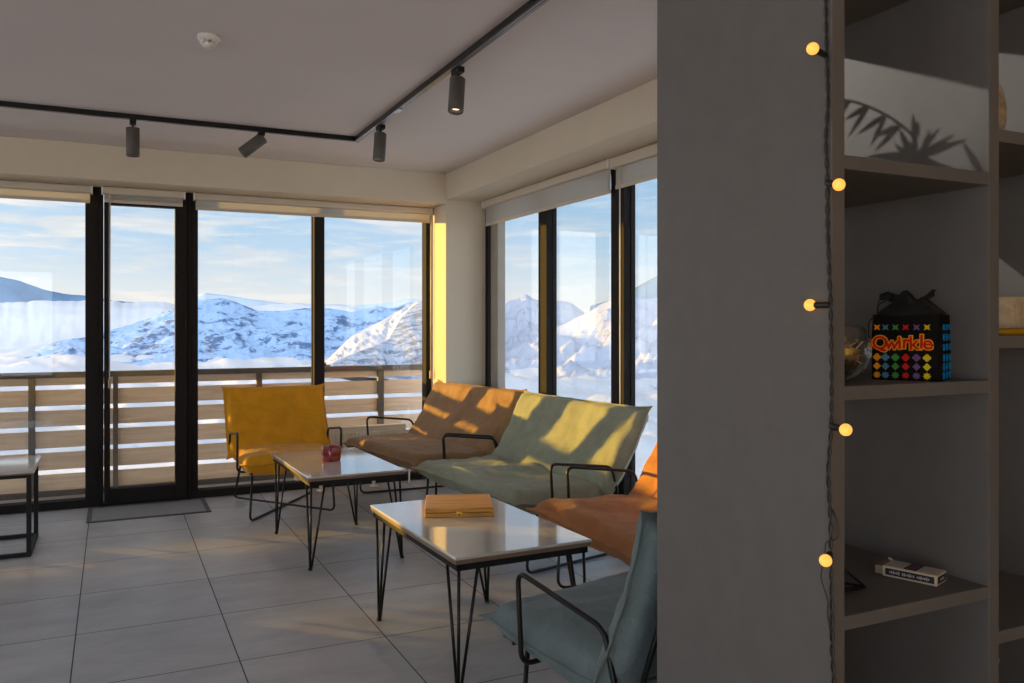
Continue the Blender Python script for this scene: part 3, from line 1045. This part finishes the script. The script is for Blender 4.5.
def coffee_table(label, cx, cy, wx, wy, rz=0.0, h=0.51):
    t = thing('coffee_table', label, 'table', (cx, cy, 0), rz, 'cream topped coffee tables')
    a, b = wx / 2, wy / 2
    m = MB()
    m.box((-a, -b, h - 0.011), (a, b, h), 0.004)
    m.build('tabletop', TABLE, t)
    MB().box((-a + 0.0015, -b + 0.0015, h - 0.026), (a - 0.0015, b - 0.0015, h - 0.0108), 0.002).build('edge_band', TABLE_EDGE, t)
    m = MB()
    zt, zb = h - 0.026, h - 0.052
    i = 0.012
    m.box((-a + i, -b + i, zb), (a - i, -b + i + 0.025, zt))
    m.box((-a + i, b - i - 0.025, zb), (a - i, b - i, zt))
    m.box((-a + i, -b + i, zb), (-a + i + 0.025, b - i, zt))
    m.box((a - i - 0.025, -b + i, zb), (a - i, b - i, zt))
    m.build('apron', BLACKM, t)
    for sx in (-1, 1):
        for sy in (-1, 1):
            c = (sx * (a - i - 0.012), sy * (b - i - 0.012))
            hairpin(c, (sx * (a - 0.016), sy * (b - 0.030) - (0.05 if sy > 0 else 0.02)), -sx * 0.075, -sy * 0.11, zb + 0.004).build('leg', BLACK, t)
    return t


coffee_table('cream coffee table with hairpin legs carrying the red candle holder', 1.228, 5.055, 0.56, 0.99, radians(1.6))
coffee_table('cream coffee table with hairpin legs carrying the wooden box', 1.374, 3.245, 0.575, 0.99, radians(1.5))

st_ = thing('side_table', 'pale topped table on a black box frame at the left edge', 'table', (-0.962, 5.80, 0))
MB().box((-0.56, -0.30, 0.488), (0.56, 0.30, 0.51), 0.004).build('tabletop', TABLE, st_)
MB().box((-0.557, -0.297, 0.481), (0.557, 0.297, 0.4885), 0.002).build('edge_band', TABLE_EDGE, st_)
q = 0.0125
for sx in (-1, 1):
    for sy in (-1, 1):
        x_, y_ = sx * 0.53, sy * 0.25
        MB().box((x_ - q, y_ - q, 0.0), (x_ + q, y_ + q, 0.481), 0.002).build('leg', BLACKM, st_)
m = MB()
for z_ in (0.0, 0.456):
    for sy in (-1, 1):
        m.box((-0.5175, sy * 0.25 - q, z_), (0.5175, sy * 0.25 + q, z_ + 0.025), 0.002)
    for sx in (-1, 1):
        m.box((sx * 0.53 - q, -0.2375, z_), (sx * 0.53 + q, 0.2375, z_ + 0.025), 0.002)
m.build('box_frame', BLACKM, st_)

# red candle holder on the far table
cd = thing('candle_holder', 'red glass candle holder on the far coffee table', 'candle holder', (1.212, 5.06, 0.51), radians(26))
RED = mat('ruby_red_glass', rgb(128, 6, 18), 0.12, spec=0.6, vary=0.15, coat=0.6)
m = MB()


def sq_ring(r, z, n=40, p=9.0):
    out = []
    for k in range(n):
        a = 2 * pi * k / n
        c, s = cos(a), sin(a)
        f_ = (abs(c) ** p + abs(s) ** p) ** (-1 / p)
        out.append(Vector((r * f_ * c, r * f_ * s, z)))
    return out


rings = [sq_ring(r, z) for r, z in ((0.039, 0.0), (0.042, 0.002), (0.044, 0.02), (0.046, 0.084), (0.044, 0.087), (0.041, 0.085), (0.039, 0.02), (0.034, 0.014))]
V = m.grid([r + [r[0]] for r in rings])
m.bm.faces.new([m.bm.verts.new(p) for p in sq_ring(0.034, 0.014)])
m.bm.faces.new([m.bm.verts.new(p) for p in sq_ring(0.039, 0.0)][::-1])
bmesh.ops.remove_doubles(m.bm, verts=m.bm.verts, dist=1e-5)
m.build('glass_cup', RED, cd)
MB().lathe([(0.001, 0.0145), (0.019, 0.0145), (0.019, 0.03), (0.001, 0.031)], seg=20, cap=False).build('candle', mat('red_wax', rgb(140, 20, 24), 0.5), cd)

# flat wooden box on the near table
wb = thing('wooden_box', 'flat honey coloured wooden box on the near coffee table', 'box', (1.403, 3.46, 0.51), radians(-21))
m = MB()
m.box((-0.148, -0.148, 0.0), (0.148, 0.148, 0.019), 0.003)
m.build('base', BOXW, wb)
MB().box((-0.148, -0.148, 0.0202), (0.148, 0.148, 0.040), 0.003).build('lid', BOXW, wb)
m = MB()
m.box((-0.014, -0.151, 0.013), (0.014, -0.147, 0.028), 0.002)
m.tube([(0.0, -0.153, 0.029), (0.0, -0.155, 0.020), (0.0, -0.152, 0.010)], 0.003, 8)
m.build('latch', mat('brass_latch', rgb(200, 150, 60), 0.3, metal=0.9), wb)

# ------------------------------------------------------------------ radiator, mat
rd = thing('radiator', 'low cream panel radiator on feet under the two-pane window', 'radiator', (1.85, 6.71, 0))
m = MB()
x0, x1, z0, z1 = -0.53, 0.39, 0.10, 0.505
m.box((x0, 0.05, z0), (x1, 0.062, z1), 0.004)
n_ = 27
pw = (x1 - x0 - 0.05) / n_
for k in range(n_):
    a = x0 + 0.025 + k * pw
    m.box((a + pw * 0.12, -0.006, z0 + 0.03), (a + pw * 0.88, 0.010, z1 - 0.045), 0.004)
m.box((x0, 0.0, z0), (x1, 0.008, z1), 0.004)
m.build('panel', RADI, rd)
m = MB()
m.box((x0 - 0.002, -0.002, z1 - 0.012), (x1 + 0.002, 0.064, z1 + 0.004), 0.003)
for k in range(22):
    a = x0 + 0.04 + k * 0.0375
    m.box((a, 0.014, z1 + 0.003), (a + 0.026, 0.050, z1 + 0.006), 0.001)
m.build('top_grille', RADI, rd)
m = MB()
m.tube([(x1 + 0.0, 0.03, z1 - 0.06), (x1 + 0.055, 0.03, z1 - 0.06)], 0.012, 14)
m.tube([(x1 + 0.05, 0.03, z1 - 0.06), (x1 + 0.115, 0.03, z1 - 0.06)], 0.020, 16)
m.build('valve', RADI, rd)
m = MB()
m.tube([(x1 + 0.04, 0.03, z1 - 0.06), (x1 + 0.04, 0.03, 0.02), (x1 + 0.04, 0.03, 0.0)], 0.008, 10)
m.build('pipe', RADI, rd)
for fx_ in (-0.32, 0.12):
    m = MB()
    m.tube([(fx_, 0.03, 0.005), (fx_, 0.03, z0 + 0.02)], 0.014, 12)
    m.lathe([(0.001, 0), (0.036, 0), (0.034, 0.007), (0.016, 0.012), (0.001, 0.012)], (fx_, 0.03, 0), 20, cap=False)
    m.build('foot', RADI, rd)

fm = thing('door_mat', 'grey ribbed door mat with dark border in front of the balcony door', 'mat', (0.245, 6.55, 0))
MB().box((-0.37, -0.22, 0.001), (0.37, 0.22, 0.007), 0.002).build('pile', MATR, fm)
m = MB()
for lo, hi in (((-0.40, -0.25, 0.0005), (0.40, -0.22, 0.008)), ((-0.40, 0.22, 0.0005), (0.40, 0.25, 0.008)),
               ((-0.40, -0.22, 0.0005), (-0.37, 0.22, 0.008)), ((0.37, -0.22, 0.0005), (0.40, 0.22, 0.008))):
    m.box(lo, hi, 0.002)
m.build('border', MATB, fm)

# ------------------------------------------------------------------ shelf unit at the right
SX, SY0, SY1 = 1.119, 1.05, 1.56
su = thing('shelf_unit', 'tall dark grey open shelf unit at the right edge', 'shelf unit', (0, 0, 0))
MB().box((SX, SY0, 0), (SX + 0.031, SY1, ZC), 0.0015).build('side_panel', SHELF, su)
DX0, DX1 = 1.536, 1.566
MB().box((DX0, SY0, 0), (DX1, SY1, ZC), 0.0015).build('divider', SHELF, su)
MB().box((1.966, SY0, 0), (1.996, SY1, ZC), 0.0015).build('side_panel', SHELF, su)
bd = [2.03, 1.609, 1.205, 0.804, 0.40, 0.06]
for z_ in bd:
    MB().box((SX + 0.031, SY0 + 0.001, z_), (DX0, SY1 - 0.001, z_ + 0.0245), 0.001).build('shelf', SHELF, su)
for z_ in (2.10, 1.697, 1.291, 0.711, 0.06):
    MB().box((DX1, SY0 + 0.001, z_), (1.966, SY1 - 0.001, z_ + 0.0245), 0.001).build('shelf', SHELF, su)
MB().box((SX + 0.031, SY1 - 0.02, 0.085), (DX0, SY1 - 0.002, 0.804)).build('back_panel', SHELF, su)
MB().box((DX1, SY1 - 0.02, 0.085), (1.966, SY1 - 0.002, 0.711)).build('back_panel', SHELF, su)
m = MB()
m.box((DX1, SY0 + 0.008, 0.64), (DX1 + 0.012, SY0 + 0.05, 0.695), 0.002)
m.tube([(DX1 + 0.014, SY0 + 0.012, 0.672), (DX1 + 0.014, SY0 + 0.045, 0.672)], 0.006, 10)
m.box((DX1, SY0 + 0.012, 0.60), (DX1 + 0.007, SY0 + 0.04, 0.65), 0.001)
m.build('hinge', mat('worn_hinge_metal', rgb(150, 140, 120), 0.35, metal=0.9), su)

# string lights down the front edge of the side panel
sl = thing('string_lights', 'string of round warm bulbs on a twisted dark cable down the shelf edge', 'string lights', (0, 0, 0))
CABLE = mat('dark_twisted_cable', rgb(38, 36, 36), 0.35, vary=0.2, scale=60)
BULB = mat('amber_globe_bulb', (1.0, 0.55, 0.12), 0.35, emit=(1.0, 0.44, 0.075), estr=0.85)
cp = [(2.5, 1.064), (1.90, 1.0585), (1.80, 1.056), (1.72, 1.053), (1.66, 1.0585), (1.60, 1.055), (1.50, 1.054), (1.37, 1.047), (1.25, 1.0445), (1.165, 1.0455), (1.08, 1.053), (1.0, 1.0475), (0.93, 1.046), (0.83, 1.044), (0.78, 1.044), (0.70, 1.038), (0.0, 1.042)]
for ph in (0.0, pi):
    pts = []
    nst = 420
    for i in range(nst + 1):
        z_ = 2.5 - 2.49 * i / nst
        yy = interp([(-a_, b_) for a_, b_ in cp], -z_)
        tw = z_ * 120 + ph
        spread = 0.0022 + 0.004 * max(0, noise.noise(Vector((0, 0, z_ * 6))))
        pts.append((SX - 0.006 + 0.0022 * cos(tw), yy + spread * sin(tw), z_))
    MB().tube(pts, 0.0018, 6).build('cable', CABLE, sl)
for z_, y_, aim in ((1.803, 1.056, (-0.9, -0.15, 0.1)), (1.583, 1.055, (-0.15, -0.7, -0.2)), (1.371, 1.047, (-0.25, 1.0, 0.02)), (1.163, 1.046, (-0.1, -1.0, -0.05)), (0.945, 1.046, (-0.8, -0.5, -0.1))):
    a = Vector(aim).normalized()
    p = Vector((SX - 0.008, y_, z_))
    m = MB()
    m.lathe([(0.001, 0), (0.0045, 0.0), (0.0055, 0.004), (0.0055, 0.026), (0.0045, 0.030), (0.001, 0.030)], p, 14, a, cap=False)
    so = m.build('socket', CABLE, sl)
    m = MB()
    R = 0.0105
    m.lathe([(max(0.0005, R * sin(pi * k / 16)), 0.037 - R * cos(pi * k / 16)) for k in range(17)], p, 20, a, cap=False)
    m.build('bulb', BULB, so)
m = MB()
m.tube(fillet([(SX - 0.012, 1.058, 0.93), (SX - 0.014, 1.062, 0.90), (SX - 0.008, 1.050, 0.86), (SX - 0.008, 1.053, 0.84), (SX - 0.007, 1.044, 0.80)], 0.01), 0.0012, 6)
m.tube(fillet([(SX - 0.014, 1.052, 0.945), (SX - 0.010, 1.054, 0.965), (SX - 0.009, 1.030, 0.972), (SX - 0.006, 1.028, 0.99), (SX - 0.006, 1.042, 1.02)], 0.01), 0.0012, 6)
m.build('loose_wire', CABLE, sl)


# drawstring game bag
def text_mesh(body, size, shear=0.0, extrude=0.0006, offset=0.0):
    cu = bpy.data.curves.new('lettering', 'FONT')
    cu.body = body
    cu.size = size
    cu.extrude = extrude
    cu.offset = offset
    cu.shear = shear
    cu.align_x = 'CENTER'
    o = bpy.data.objects.new('lettering', cu)
    COL.objects.link(o)
    bpy.context.view_layer.update()
    dg = bpy.context.evaluated_depsgraph_get()
    me = bpy.data.meshes.new_from_object(o.evaluated_get(dg))
    bpy.data.objects.remove(o)
    bpy.data.curves.remove(cu)
    return me


def add_mesh(mb, me, M, mi):
    n0 = len(mb.bm.faces)
    v0 = len(mb.bm.verts)
    mb.bm.from_mesh(me)
    mb.bm.verts.ensure_lookup_table()
    mb.bm.faces.ensure_lookup_table()
    for v in mb.bm.verts[v0:]:
        v.co = M @ v.co
    for f_ in mb.bm.faces[n0:]:
        f_.material_index = mi


def star(n, r0, r1, ph=0.0):
    return [((r0 if k % 2 == 0 else r1) * cos(ph + pi * k / n), (r0 if k % 2 == 0 else r1) * sin(ph + pi * k / n)) for k in range(2 * n)]


def clover(r):
    out = []
    for k in range(32):
        a = 2 * pi * k / 32
        rr = r * (0.66 + 0.34 * abs(cos(2 * a)) ** 0.6)
        out.append((rr * cos(a), rr * sin(a)))
    return out


bag = thing('game_bag', 'black drawstring game bag with coloured symbols and red lettering on the shelf', 'bag', (1.355, 1.172, 1.2295), radians(-62))
BW, BD, BH = 0.124, 0.118, 0.128
BAGM = mat('black_bag_vinyl', rgb(14, 13, 12), 0.8, spec=0.15, vary=0.12, scale=18, bump=0.15, bscale=50)
cols = [rgb(236, 150, 20), rgb(74, 128, 160), rgb(70, 140, 66), rgb(200, 28, 18), rgb(112, 84, 132), rgb(222, 196, 30), rgb(16, 130, 196)]
BMATS = [BAGM] + [mat('bag_print_%s' % nm, c, 0.7, spec=0.15) for nm, c in zip(('orange', 'steel_blue', 'green', 'red', 'purple', 'yellow', 'sky_blue'), cols)]
BMATS += [mat('bag_letter_red', rgb(196, 30, 10), 0.7, spec=0.15), mat('bag_letter_gold', rgb(240, 160, 20), 0.7, spec=0.15)]
m = MB()
rows = []
nx_, nz_ = 48, 14
for k in range(nz_ + 1):
    t = k / nz_
    z_ = BH * t
    row = []
    per = []
    bul = 0.0015 * sin(pi * t) - 0.001 * t
    for (ax, ay, bx_, by_) in ((0, 0, BW, 0), (BW, 0, BW, BD), (BW, BD, 0, BD), (0, BD, 0, 0)):
        for i in range(12):
            s_ = i / 12
            x_, y_ = ax + (bx_ - ax) * s_, ay + (by_ - ay) * s_
            cxv, cyv = x_ - BW / 2, y_ - BD / 2
            # soften the corners, swell the sides a little
            ox = cxv * (1 + bul / BW * 2)
            oy = cyv * (1 + bul / BD * 2)
            if i == 0:
                ox *= 0.965
                oy *= 0.965
            per.append(Vector((BW / 2 + ox, BD / 2 + oy, z_)))
    rows.append(per + [per[0]])
m.grid(rows)
bot = [m.bm.verts.new(p) for p in rows[0][:-1]]
m.bm.faces.new(bot[::-1])
bmesh.ops.remove_doubles(m.bm, verts=m.bm.verts, dist=1e-6)


def sym(pts, cx, cz, mi, side=False, sq=1.0):
    m.mi = mi
    if not side:
        m.prism([(cx + x_ * sq, cz + z_) for x_, z_ in pts], -0.0032, -0.0008)
    else:
        M = Matrix(((0, -1, 0), (1, 0, 0), (0, 0, 1)))
        m.prism([(cx + x_ * sq, cz + z_) for x_, z_ in pts], -(BW + 0.0030), -(BW + 0.0004), M)
    m.mi = 0


xs_ = [0.0115, 0.0270, 0.0450, 0.0635, 0.0825, 0.1010]
for c_ in range(6):
    x_ = xs_[c_]
    sym(star(4, 0.0078, 0.0032, pi / 4), x_, 0.103, c_ + 1)
    sym(clover(0.0072), x_, 0.0445, c_ + 1)
    sym([(0.0072, 0), (0, 0.0076), (-0.0072, 0), (0, -0.0076)], x_, 0.0270, c_ + 1)
    sym(star(8, 0.0074, 0.0046), x_, 0.0095, c_ + 1)
sxs = (0.045,)
for x_ in (0.026, 0.060, 0.094):
    sym(star(4, 0.0078, 0.0032, pi / 4), x_, 0.103, 7, True)
    sym([(0.007 * cos(k * pi / 10), 0.007 * sin(k * pi / 10)) for k in range(20)], x_, 0.0835, 7, True)
    sym([(0.0062, 0.0062), (-0.0062, 0.0062), (-0.0062, -0.0062), (0.0062, -0.0062)], x_, 0.0645, 7, True)
    sym(clover(0.0072), x_, 0.0445, 7, True)
    sym([(0.0072, 0), (0, 0.0076), (-0.0072, 0), (0, -0.0076)], x_, 0.0270, 7, True)
    sym(star(8, 0.0074, 0.0046), x_, 0.0095, 7, True)
tx = 0.0095
Mx = Matrix.Rotation(pi / 2, 4, 'X')
glyphs = [('Q', 0.036, 0), ('w', 0.035, 0.05), ('i', 0.036, -0.04), ('r', 0.037, 0.05), ('k', 0.037, -0.03), ('l', 0.037, 0.03), ('e', 0.037, -0.05)]
cxs = [0.0175, 0.0385, 0.0535, 0.0640, 0.0785, 0.0915, 0.1030]
for (ch, sz, rot), cx_ in zip(glyphs, cxs):
    for off, mi, yy, ex in ((0.0024, 9, -0.0036, 0.0008), (0.0006, 8, -0.0046, 0.0008)):
        me = text_mesh(ch, sz, 0, ex, off)
        M = Matrix.Translation((cx_, yy, 0.0620 + 0.0015 * sin(cx_ * 300))) @ Matrix.Rotation(rot, 4, 'Y') @ Mx
        add_mesh(m, me, M, mi)
        bpy.data.meshes.remove(me)
m.build('body', BMATS, bag, recalc=False)
# gathered cloth top
m = MB()
rows = []
CLOTH = mat('black_gathered_cloth', rgb(24, 23, 24), 0.85, vary=0.15, scale=40, bump=0.3, bscale=80)
for k in range(13):
    t = k / 12
    row = []
    for i in range(64):
        a = 2 * pi * i / 64
        p_ = 4.5 - 2.2 * t
        f_ = (abs(cos(a)) ** p_ + abs(sin(a)) ** p_) ** (-1 / p_)
        sh = 1 - 0.56 * sin(pi * min(1, t / 0.75) / 2) ** 1.3 + 0.20 * max(0, (t - 0.75) / 0.25)
        pl = 1 + 0.13 * t * sin(a * 11 + 2.5 * sin(a * 2)) + 0.05 * t * sin(a * 23)
        zz = BH - 0.002 + 0.041 * t ** 0.8 + 0.006 * t * sin(a * 3 + 1.0) + 0.005 * t * sin(a * 7)
        row.append(Vector((BW / 2 + BW / 2 * f_ * cos(a) * sh * pl, BD / 2 + BD / 2 * f_ * sin(a) * sh * pl, zz)))
    rows.append(row + [row[0]])
m.grid(rows)
bmesh.ops.remove_doubles(m.bm, verts=m.bm.verts, dist=1e-6)
m.build('gathered_top', CLOTH, bag)
m = MB()
m.tube(fillet([(0.030, 0.02, BH + 0.030), (0.012, 0.0, BH + 0.020), (0.014, -0.004, BH + 0.0), (-0.004, -0.002, BH - 0.012), (-0.005, -0.002, 0.052), (-0.004, 0.0, 0.045)], 0.012), 0.0012, 6)
m.tube([(-0.0055, -0.002, 0.066), (-0.0055, -0.002, 0.047)], 0.0032, 10)
m.tube(fillet([(0.020, 0.010, BH + 0.036), (0.014, 0.0, BH + 0.028), (0.012, -0.002, BH + 0.008)], 0.01), 0.0012, 6)
m.build('drawstring', CLOTH, bag)
m = MB()
m.lathe([(0.001, -0.010), (0.006, -0.010), (0.0075, -0.006), (0.0075, 0.006), (0.006, 0.010), (0.001, 0.010)], (0.027, -0.002, BH + 0.036), 16, (0.9, -0.2, 0.25), cap=False)
m.tube([(0.040, -0.004, BH + 0.040), (0.046, -0.004, BH + 0.036), (0.042, -0.004, BH + 0.030), (0.036, -0.004, BH + 0.034)], 0.0016, 6)
m.build('cord_stopper', BLACKM, bag)

# round glass vase filled with dried chips
vs_ = thing('glass_vase', 'round clear glass vase of dried golden chips beside the game bag', 'vase', (1.262, 1.172, 1.2295))
VG = glass_mat('vase_glass', (0.93, 0.94, 0.93), 1.6, 0.02)
prof = []
for k in range(25):
    a = -pi / 2 + 0.28 + (pi - 0.28 - 0.72) * k / 24
    prof.append((0.063 * cos(a), 0.0615 + 0.064 * sin(a)))
prof = [(0.001, 0.0)] + prof
inner = [(r_ - 0.002, z_) for r_, z_ in reversed(prof[2:])] + [(0.001, 0.0035)]
MB().lathe(prof + inner, seg=36, cap=False).build('bowl', VG, vs_)
random.seed(4)
chm = MB()
CHIP = [mat('golden_dried_chip', rgb(176, 132, 62), 0.6, vary=0.3, scale=40), mat('brown_dried_chip', rgb(74, 54, 32), 0.7, vary=0.3, scale=40), mat('pale_dried_chip', rgb(206, 182, 138), 0.6, vary=0.2, scale=40)]
cnt = 0
while cnt < 90:
    z_ = random.uniform(0.012, 0.082)
    rm = 0.063 * sqrt(max(0.01, 1 - ((z_ - 0.0615) / 0.064) ** 2)) - 0.014
    a, rr = random.uniform(0, 2 * pi), rm * sqrt(random.random())
    if z_ > 0.06 and random.random() < 0.5:
        continue
    c = Vector((rr * cos(a), rr * sin(a), z_))
    R3 = Matrix.Rotation(random.uniform(0, 6), 3, Vector((random.random(), random.random(), random.random() + .1)).normalized())
    chm.mi = 1 if z_ < 0.034 else random.choice((0, 0, 2))
    l_ = random.uniform(0.006, 0.011)
    chm.box(c - Vector((l_, 0.0045, 0.0008)), c + Vector((l_, 0.0045, 0.0008)), 0, R3, c)
    cnt += 1
tag(chm.build('dried_chips', CHIP, vs_), kind='stuff')

# playing-card style box
cb = thing('card_box', 'white and navy cardboard domino box lying open on the lower shelf', 'box', (1.452, 1.151, 0.8285), radians(-71))
IV = mat('ivory_cardboard', rgb(205, 190, 165), 0.7, vary=0.06, scale=30)
NAVY = mat('navy_print', rgb(26, 30, 52), 0.6)
MAUVE = mat('mauve_print', rgb(110, 62, 84), 0.6)
PALE = mat('pale_print', rgb(196, 192, 184), 0.6)
m = MB()
LX, LY, LZ = 0.052, 0.027, 0.021
m.box((-LX, -LY, 0), (LX, LY, LZ), 0.0012)
m.mi = 1
m.box((-LX + 0.006, -LY - 0.0006, 0.004), (LX - 0.005, -LY + 0.001, LZ - 0.004))
m.box((LX - 0.001, -LY + 0.005, 0.004), (LX + 0.0006, LY - 0.005, LZ - 0.004))
m.mi = 3
m.box((-LX + 0.008, -LY + 0.006, LZ - 0.001), (LX - 0.008, LY - 0.006, LZ + 0.0005))
m.mi = 1
m.box((-0.012, -LY + 0.004, LZ - 0.001), (0.012, LY - 0.004, LZ + 0.0008))
m.mi = 2
m.box((-0.009, -LY + 0.006, LZ), (0.009, LY - 0.006, LZ + 0.0011))
m.mi = 3
for row_, (xa, xb, n_) in enumerate(((-0.038, 0.036, 22),)):
    for k in range(n_):
        if k in (6, 14):
            continue
        xx = xa + (xb - xa) * k / (n_ - 1)
        hh_ = 0.0016 + 0.0008 * ((k * 7) % 3)
        m.box((xx, -LY - 0.0012, 0.0105 - hh_), (xx + 0.0020, -LY - 0.0004, 0.0105 + hh_))
for k in range(4):
    yy = -0.010 + 0.0055 * k
    m.box((LX + 0.0004, yy, 0.0088), (LX + 0.0012, yy + 0.0028, 0.0125))
m.build('sleeve', [IV, NAVY, MAUVE, PALE], cb)
m = MB()
m.box((-LX - 0.016, -LY + 0.0025, 0.002), (-LX + 0.004, LY - 0.0025, LZ - 0.0025), 0.001)
m.build('inner_tray', mat('grey_brown_card', rgb(150, 132, 112), 0.8), cb)
m = MB()
m.box((-LX - 0.008, LY - 0.003, LZ - 0.001), (-LX + 0.002, LY - 0.002, LZ + 0.004), 0, Matrix.Rotation(0.4, 3, 'Y'))
m.build('torn_flap', IV, cb)

# wire stand, only one corner in view
ws = thing('wire_stand', 'black wire easel stand behind the string lights on the lower shelf', 'stand', (1.235, 1.165, 0.8285), radians(-10))
m = MB()
m.tube(fillet([(0.02, 0.06, 0.004), (0.075, -0.005, 0.004), (0.01, 0.0, 0.004)], 0.004), 0.0022, 8)
m.tube([(0.0, -0.022, 0.004), (0.075, -0.008, 0.004)], 0.0022, 8)
m.build('foot_wire', BLACKM, ws)
m = MB()
m.tube(fillet([(0.075, -0.006, 0.004), (0.0, 0.03, 0.075), (-0.055, 0.055, 0.13), (-0.06, 0.03, 0.12), (-0.03, 0.03, 0.004)], 0.006), 0.0022, 8)
m.build('back_wire', BLACKM, ws)

# cream jar and carved ornament in the right-hand column
jr = thing('storage_jar', 'cream mottled jar with a yellow base on the right-hand shelf', 'jar', (1.835, 1.235, 1.3155))
JAR = mat('mottled_cream_ceramic', rgb(206, 184, 150), 0.45, vary=0.18, scale=45, bump=0.2, bscale=60)
m = MB()
m.lathe([(0.001, 0.014), (0.062, 0.014), (0.064, 0.017), (0.064, 0.082), (0.062, 0.085), (0.058, 0.084), (0.057, 0.03), (0.001, 0.028)], seg=40, cap=False)
m.build('body', JAR, jr)
MB().lathe([(0.001, 0.0), (0.056, 0.0), (0.058, 0.003), (0.058, 0.0138), (0.001, 0.0138)], seg=40, cap=False).build('base', mat('yellow_jar_base', rgb(232, 170, 20), 0.4), jr)
m = MB()
for k, (a0, a1) in enumerate(((0, 1),)):
    a = atan2(-1.235, -1.835) + 0.55
    pts = [(0.0645 * cos(a + u), 0.0645 * sin(a + u), z_) for u, z_ in ((0.0, 0.030), (0.0, 0.072), (0.28, 0.0725), (0.28, 0.030))]
    pts2 = []
    for p, q_ in zip(pts, pts[1:] + pts[:1]):
        for s_ in range(5):
            v_ = Vector(p).lerp(Vector(q_), s_ / 5)
            k_ = 0.0645 / sqrt(v_.x ** 2 + v_.y ** 2)
            pts2.append((v_.x * k_, v_.y * k_, v_.z))
    m.tube(pts2, 0.0008, 6, closed=True)
m.build('raised_square', JAR, jr)
orn = thing('carved_ornament', 'small pale carved round ornament on the upper right-hand shelf', 'ornament', (1.757, 1.22, 1.7215))
m = MB()
rows = []
for k in range(29):
    t = k / 28
    row = []
    for i in range(36):
        a = 2 * pi * i / 36
        r_ = 0.046 * sin(pi * min(1, 0.14 + t * 0.86)) ** 0.8 * (1 + 0.06 * sin(a * 9) * sin(pi * t)) + 0.004 * (1 - t)
        if t > 0.86:
            r_ = max(0.002, 0.020 * (1 - t) / 0.14)
        row.append(Vector((r_ * cos(a), r_ * sin(a), 0.205 * t + 0.004 * sin(a * 9 + t * 9) * sin(pi * t))))
    rows.append(row + [row[0]])
m.grid(rows)
m.build('body', mat('pale_carved_wood', rgb(176, 158, 132), 0.6, vary=0.25, scale=50), orn)

# potted plant standing out of sight behind the side panel; its leaves throw the shadow seen on the shelf
pl_ = thing('potted_plant', 'leafy potted plant behind the grey side panel, casting a leaf shadow on the shelf', 'plant', (1.28, 1.47, 1.634))
MB().lathe([(0.001, 0), (0.028, 0), (0.036, 0.05), (0.038, 0.053), (0.034, 0.053), (0.031, 0.045), (0.001, 0.043)], seg=28, cap=False).build('pot', mat('grey_plant_pot', rgb(120, 114, 108), 0.6), pl_)
LEAF = mat('dark_green_leaf', rgb(52, 78, 40), 0.5, vary=0.2, scale=20)


def leaf_blade(p, d, up, L, w):
    d, up = Vector(d).normalized(), Vector(up).normalized()
    s_ = d.cross(up).normalized()
    up = s_.cross(d)
    m = MB()
    P = []
    for k in range(9):
        t = k / 8
        ww = w * (sin(pi * (0.05 + 0.93 * t ** 0.8)) ** 0.9) + 0.0006
        c = Vector(p) + d * L * t - Vector((0, 0, 1)) * 0.06 * L * t * t
        P.append([c - s_ * ww / 2, c + up * ww * 0.08, c + s_ * ww / 2])
    m.grid(P)
    return m.build('leaf', LEAF, pl_)


TOP = Vector((0.02, 0.032, 0.232))
BR = [TOP, Vector((0.02, 0.03, 0.262)), Vector((0.02, 0.059, 0.291)), Vector((0.02, 0.089, 0.315)), Vector((0.02, 0.126, 0.338)), Vector((0.02, 0.165, 0.358)), Vector((0.02, 0.20, 0.368))]
m = MB()
m.tube(fillet([(0, 0, 0.04), (0.0, 0.01, 0.12), TOP], 0.04), 0.0032, 8)
m.tube(fillet(BR, 0.04), 0.0024, 8)
m.tube(fillet([(0, 0, 0.04), (0.01, -0.05, 0.11), (0.02, -0.092, 0.165)], 0.04), 0.0016, 6)
m.build('stem', mat('plant_stem', rgb(90, 92, 50), 0.6), pl_)


def lf_(p, ang, L, w=0.012):
    """leaf in the plane facing the lamp; ang measured from +y towards +z"""
    a = radians(ang)
    leaf_blade(p, (0.08, cos(a), sin(a)), (1, 0, 0), L, w)


for k, (ang, L) in enumerate(((172, 0.10), (160, 0.085), (140, 0.075), (115, 0.07), (92, 0.075), (70, 0.06), (48, 0.06), (28, 0.075), (10, 0.09), (-6, 0.085), (-22, 0.07), (190, 0.085), (205, 0.07))):
    lf_(TOP + Vector((0.004 * (k % 3 - 1), 0, -0.006 * (k % 4))), ang, L)
for i, ang, L in ((1, -50, 0.05), (2, -35, 0.06), (3, -60, 0.055), (3, -20, 0.06), (4, -48, 0.06), (4, -12, 0.05), (5, -40, 0.06), (5, -15, 0.05), (6, -35, 0.06), (6, 0, 0.04), (2, -10, 0.05), (1, 100, 0.03)):
    lf_(BR[i], ang, L, 0.011)
lf_(Vector((0.02, -0.095, 0.165)), 66, 0.085, 0.012)
lf_(Vector((0.015, -0.05, 0.11)), 100, 0.09, 0.010)
lf_(Vector((0.01, -0.03, 0.09)), 120, 0.09, 0.011)
lf_(Vector((0.015, -0.04, 0.10)), 70, 0.07, 0.010)
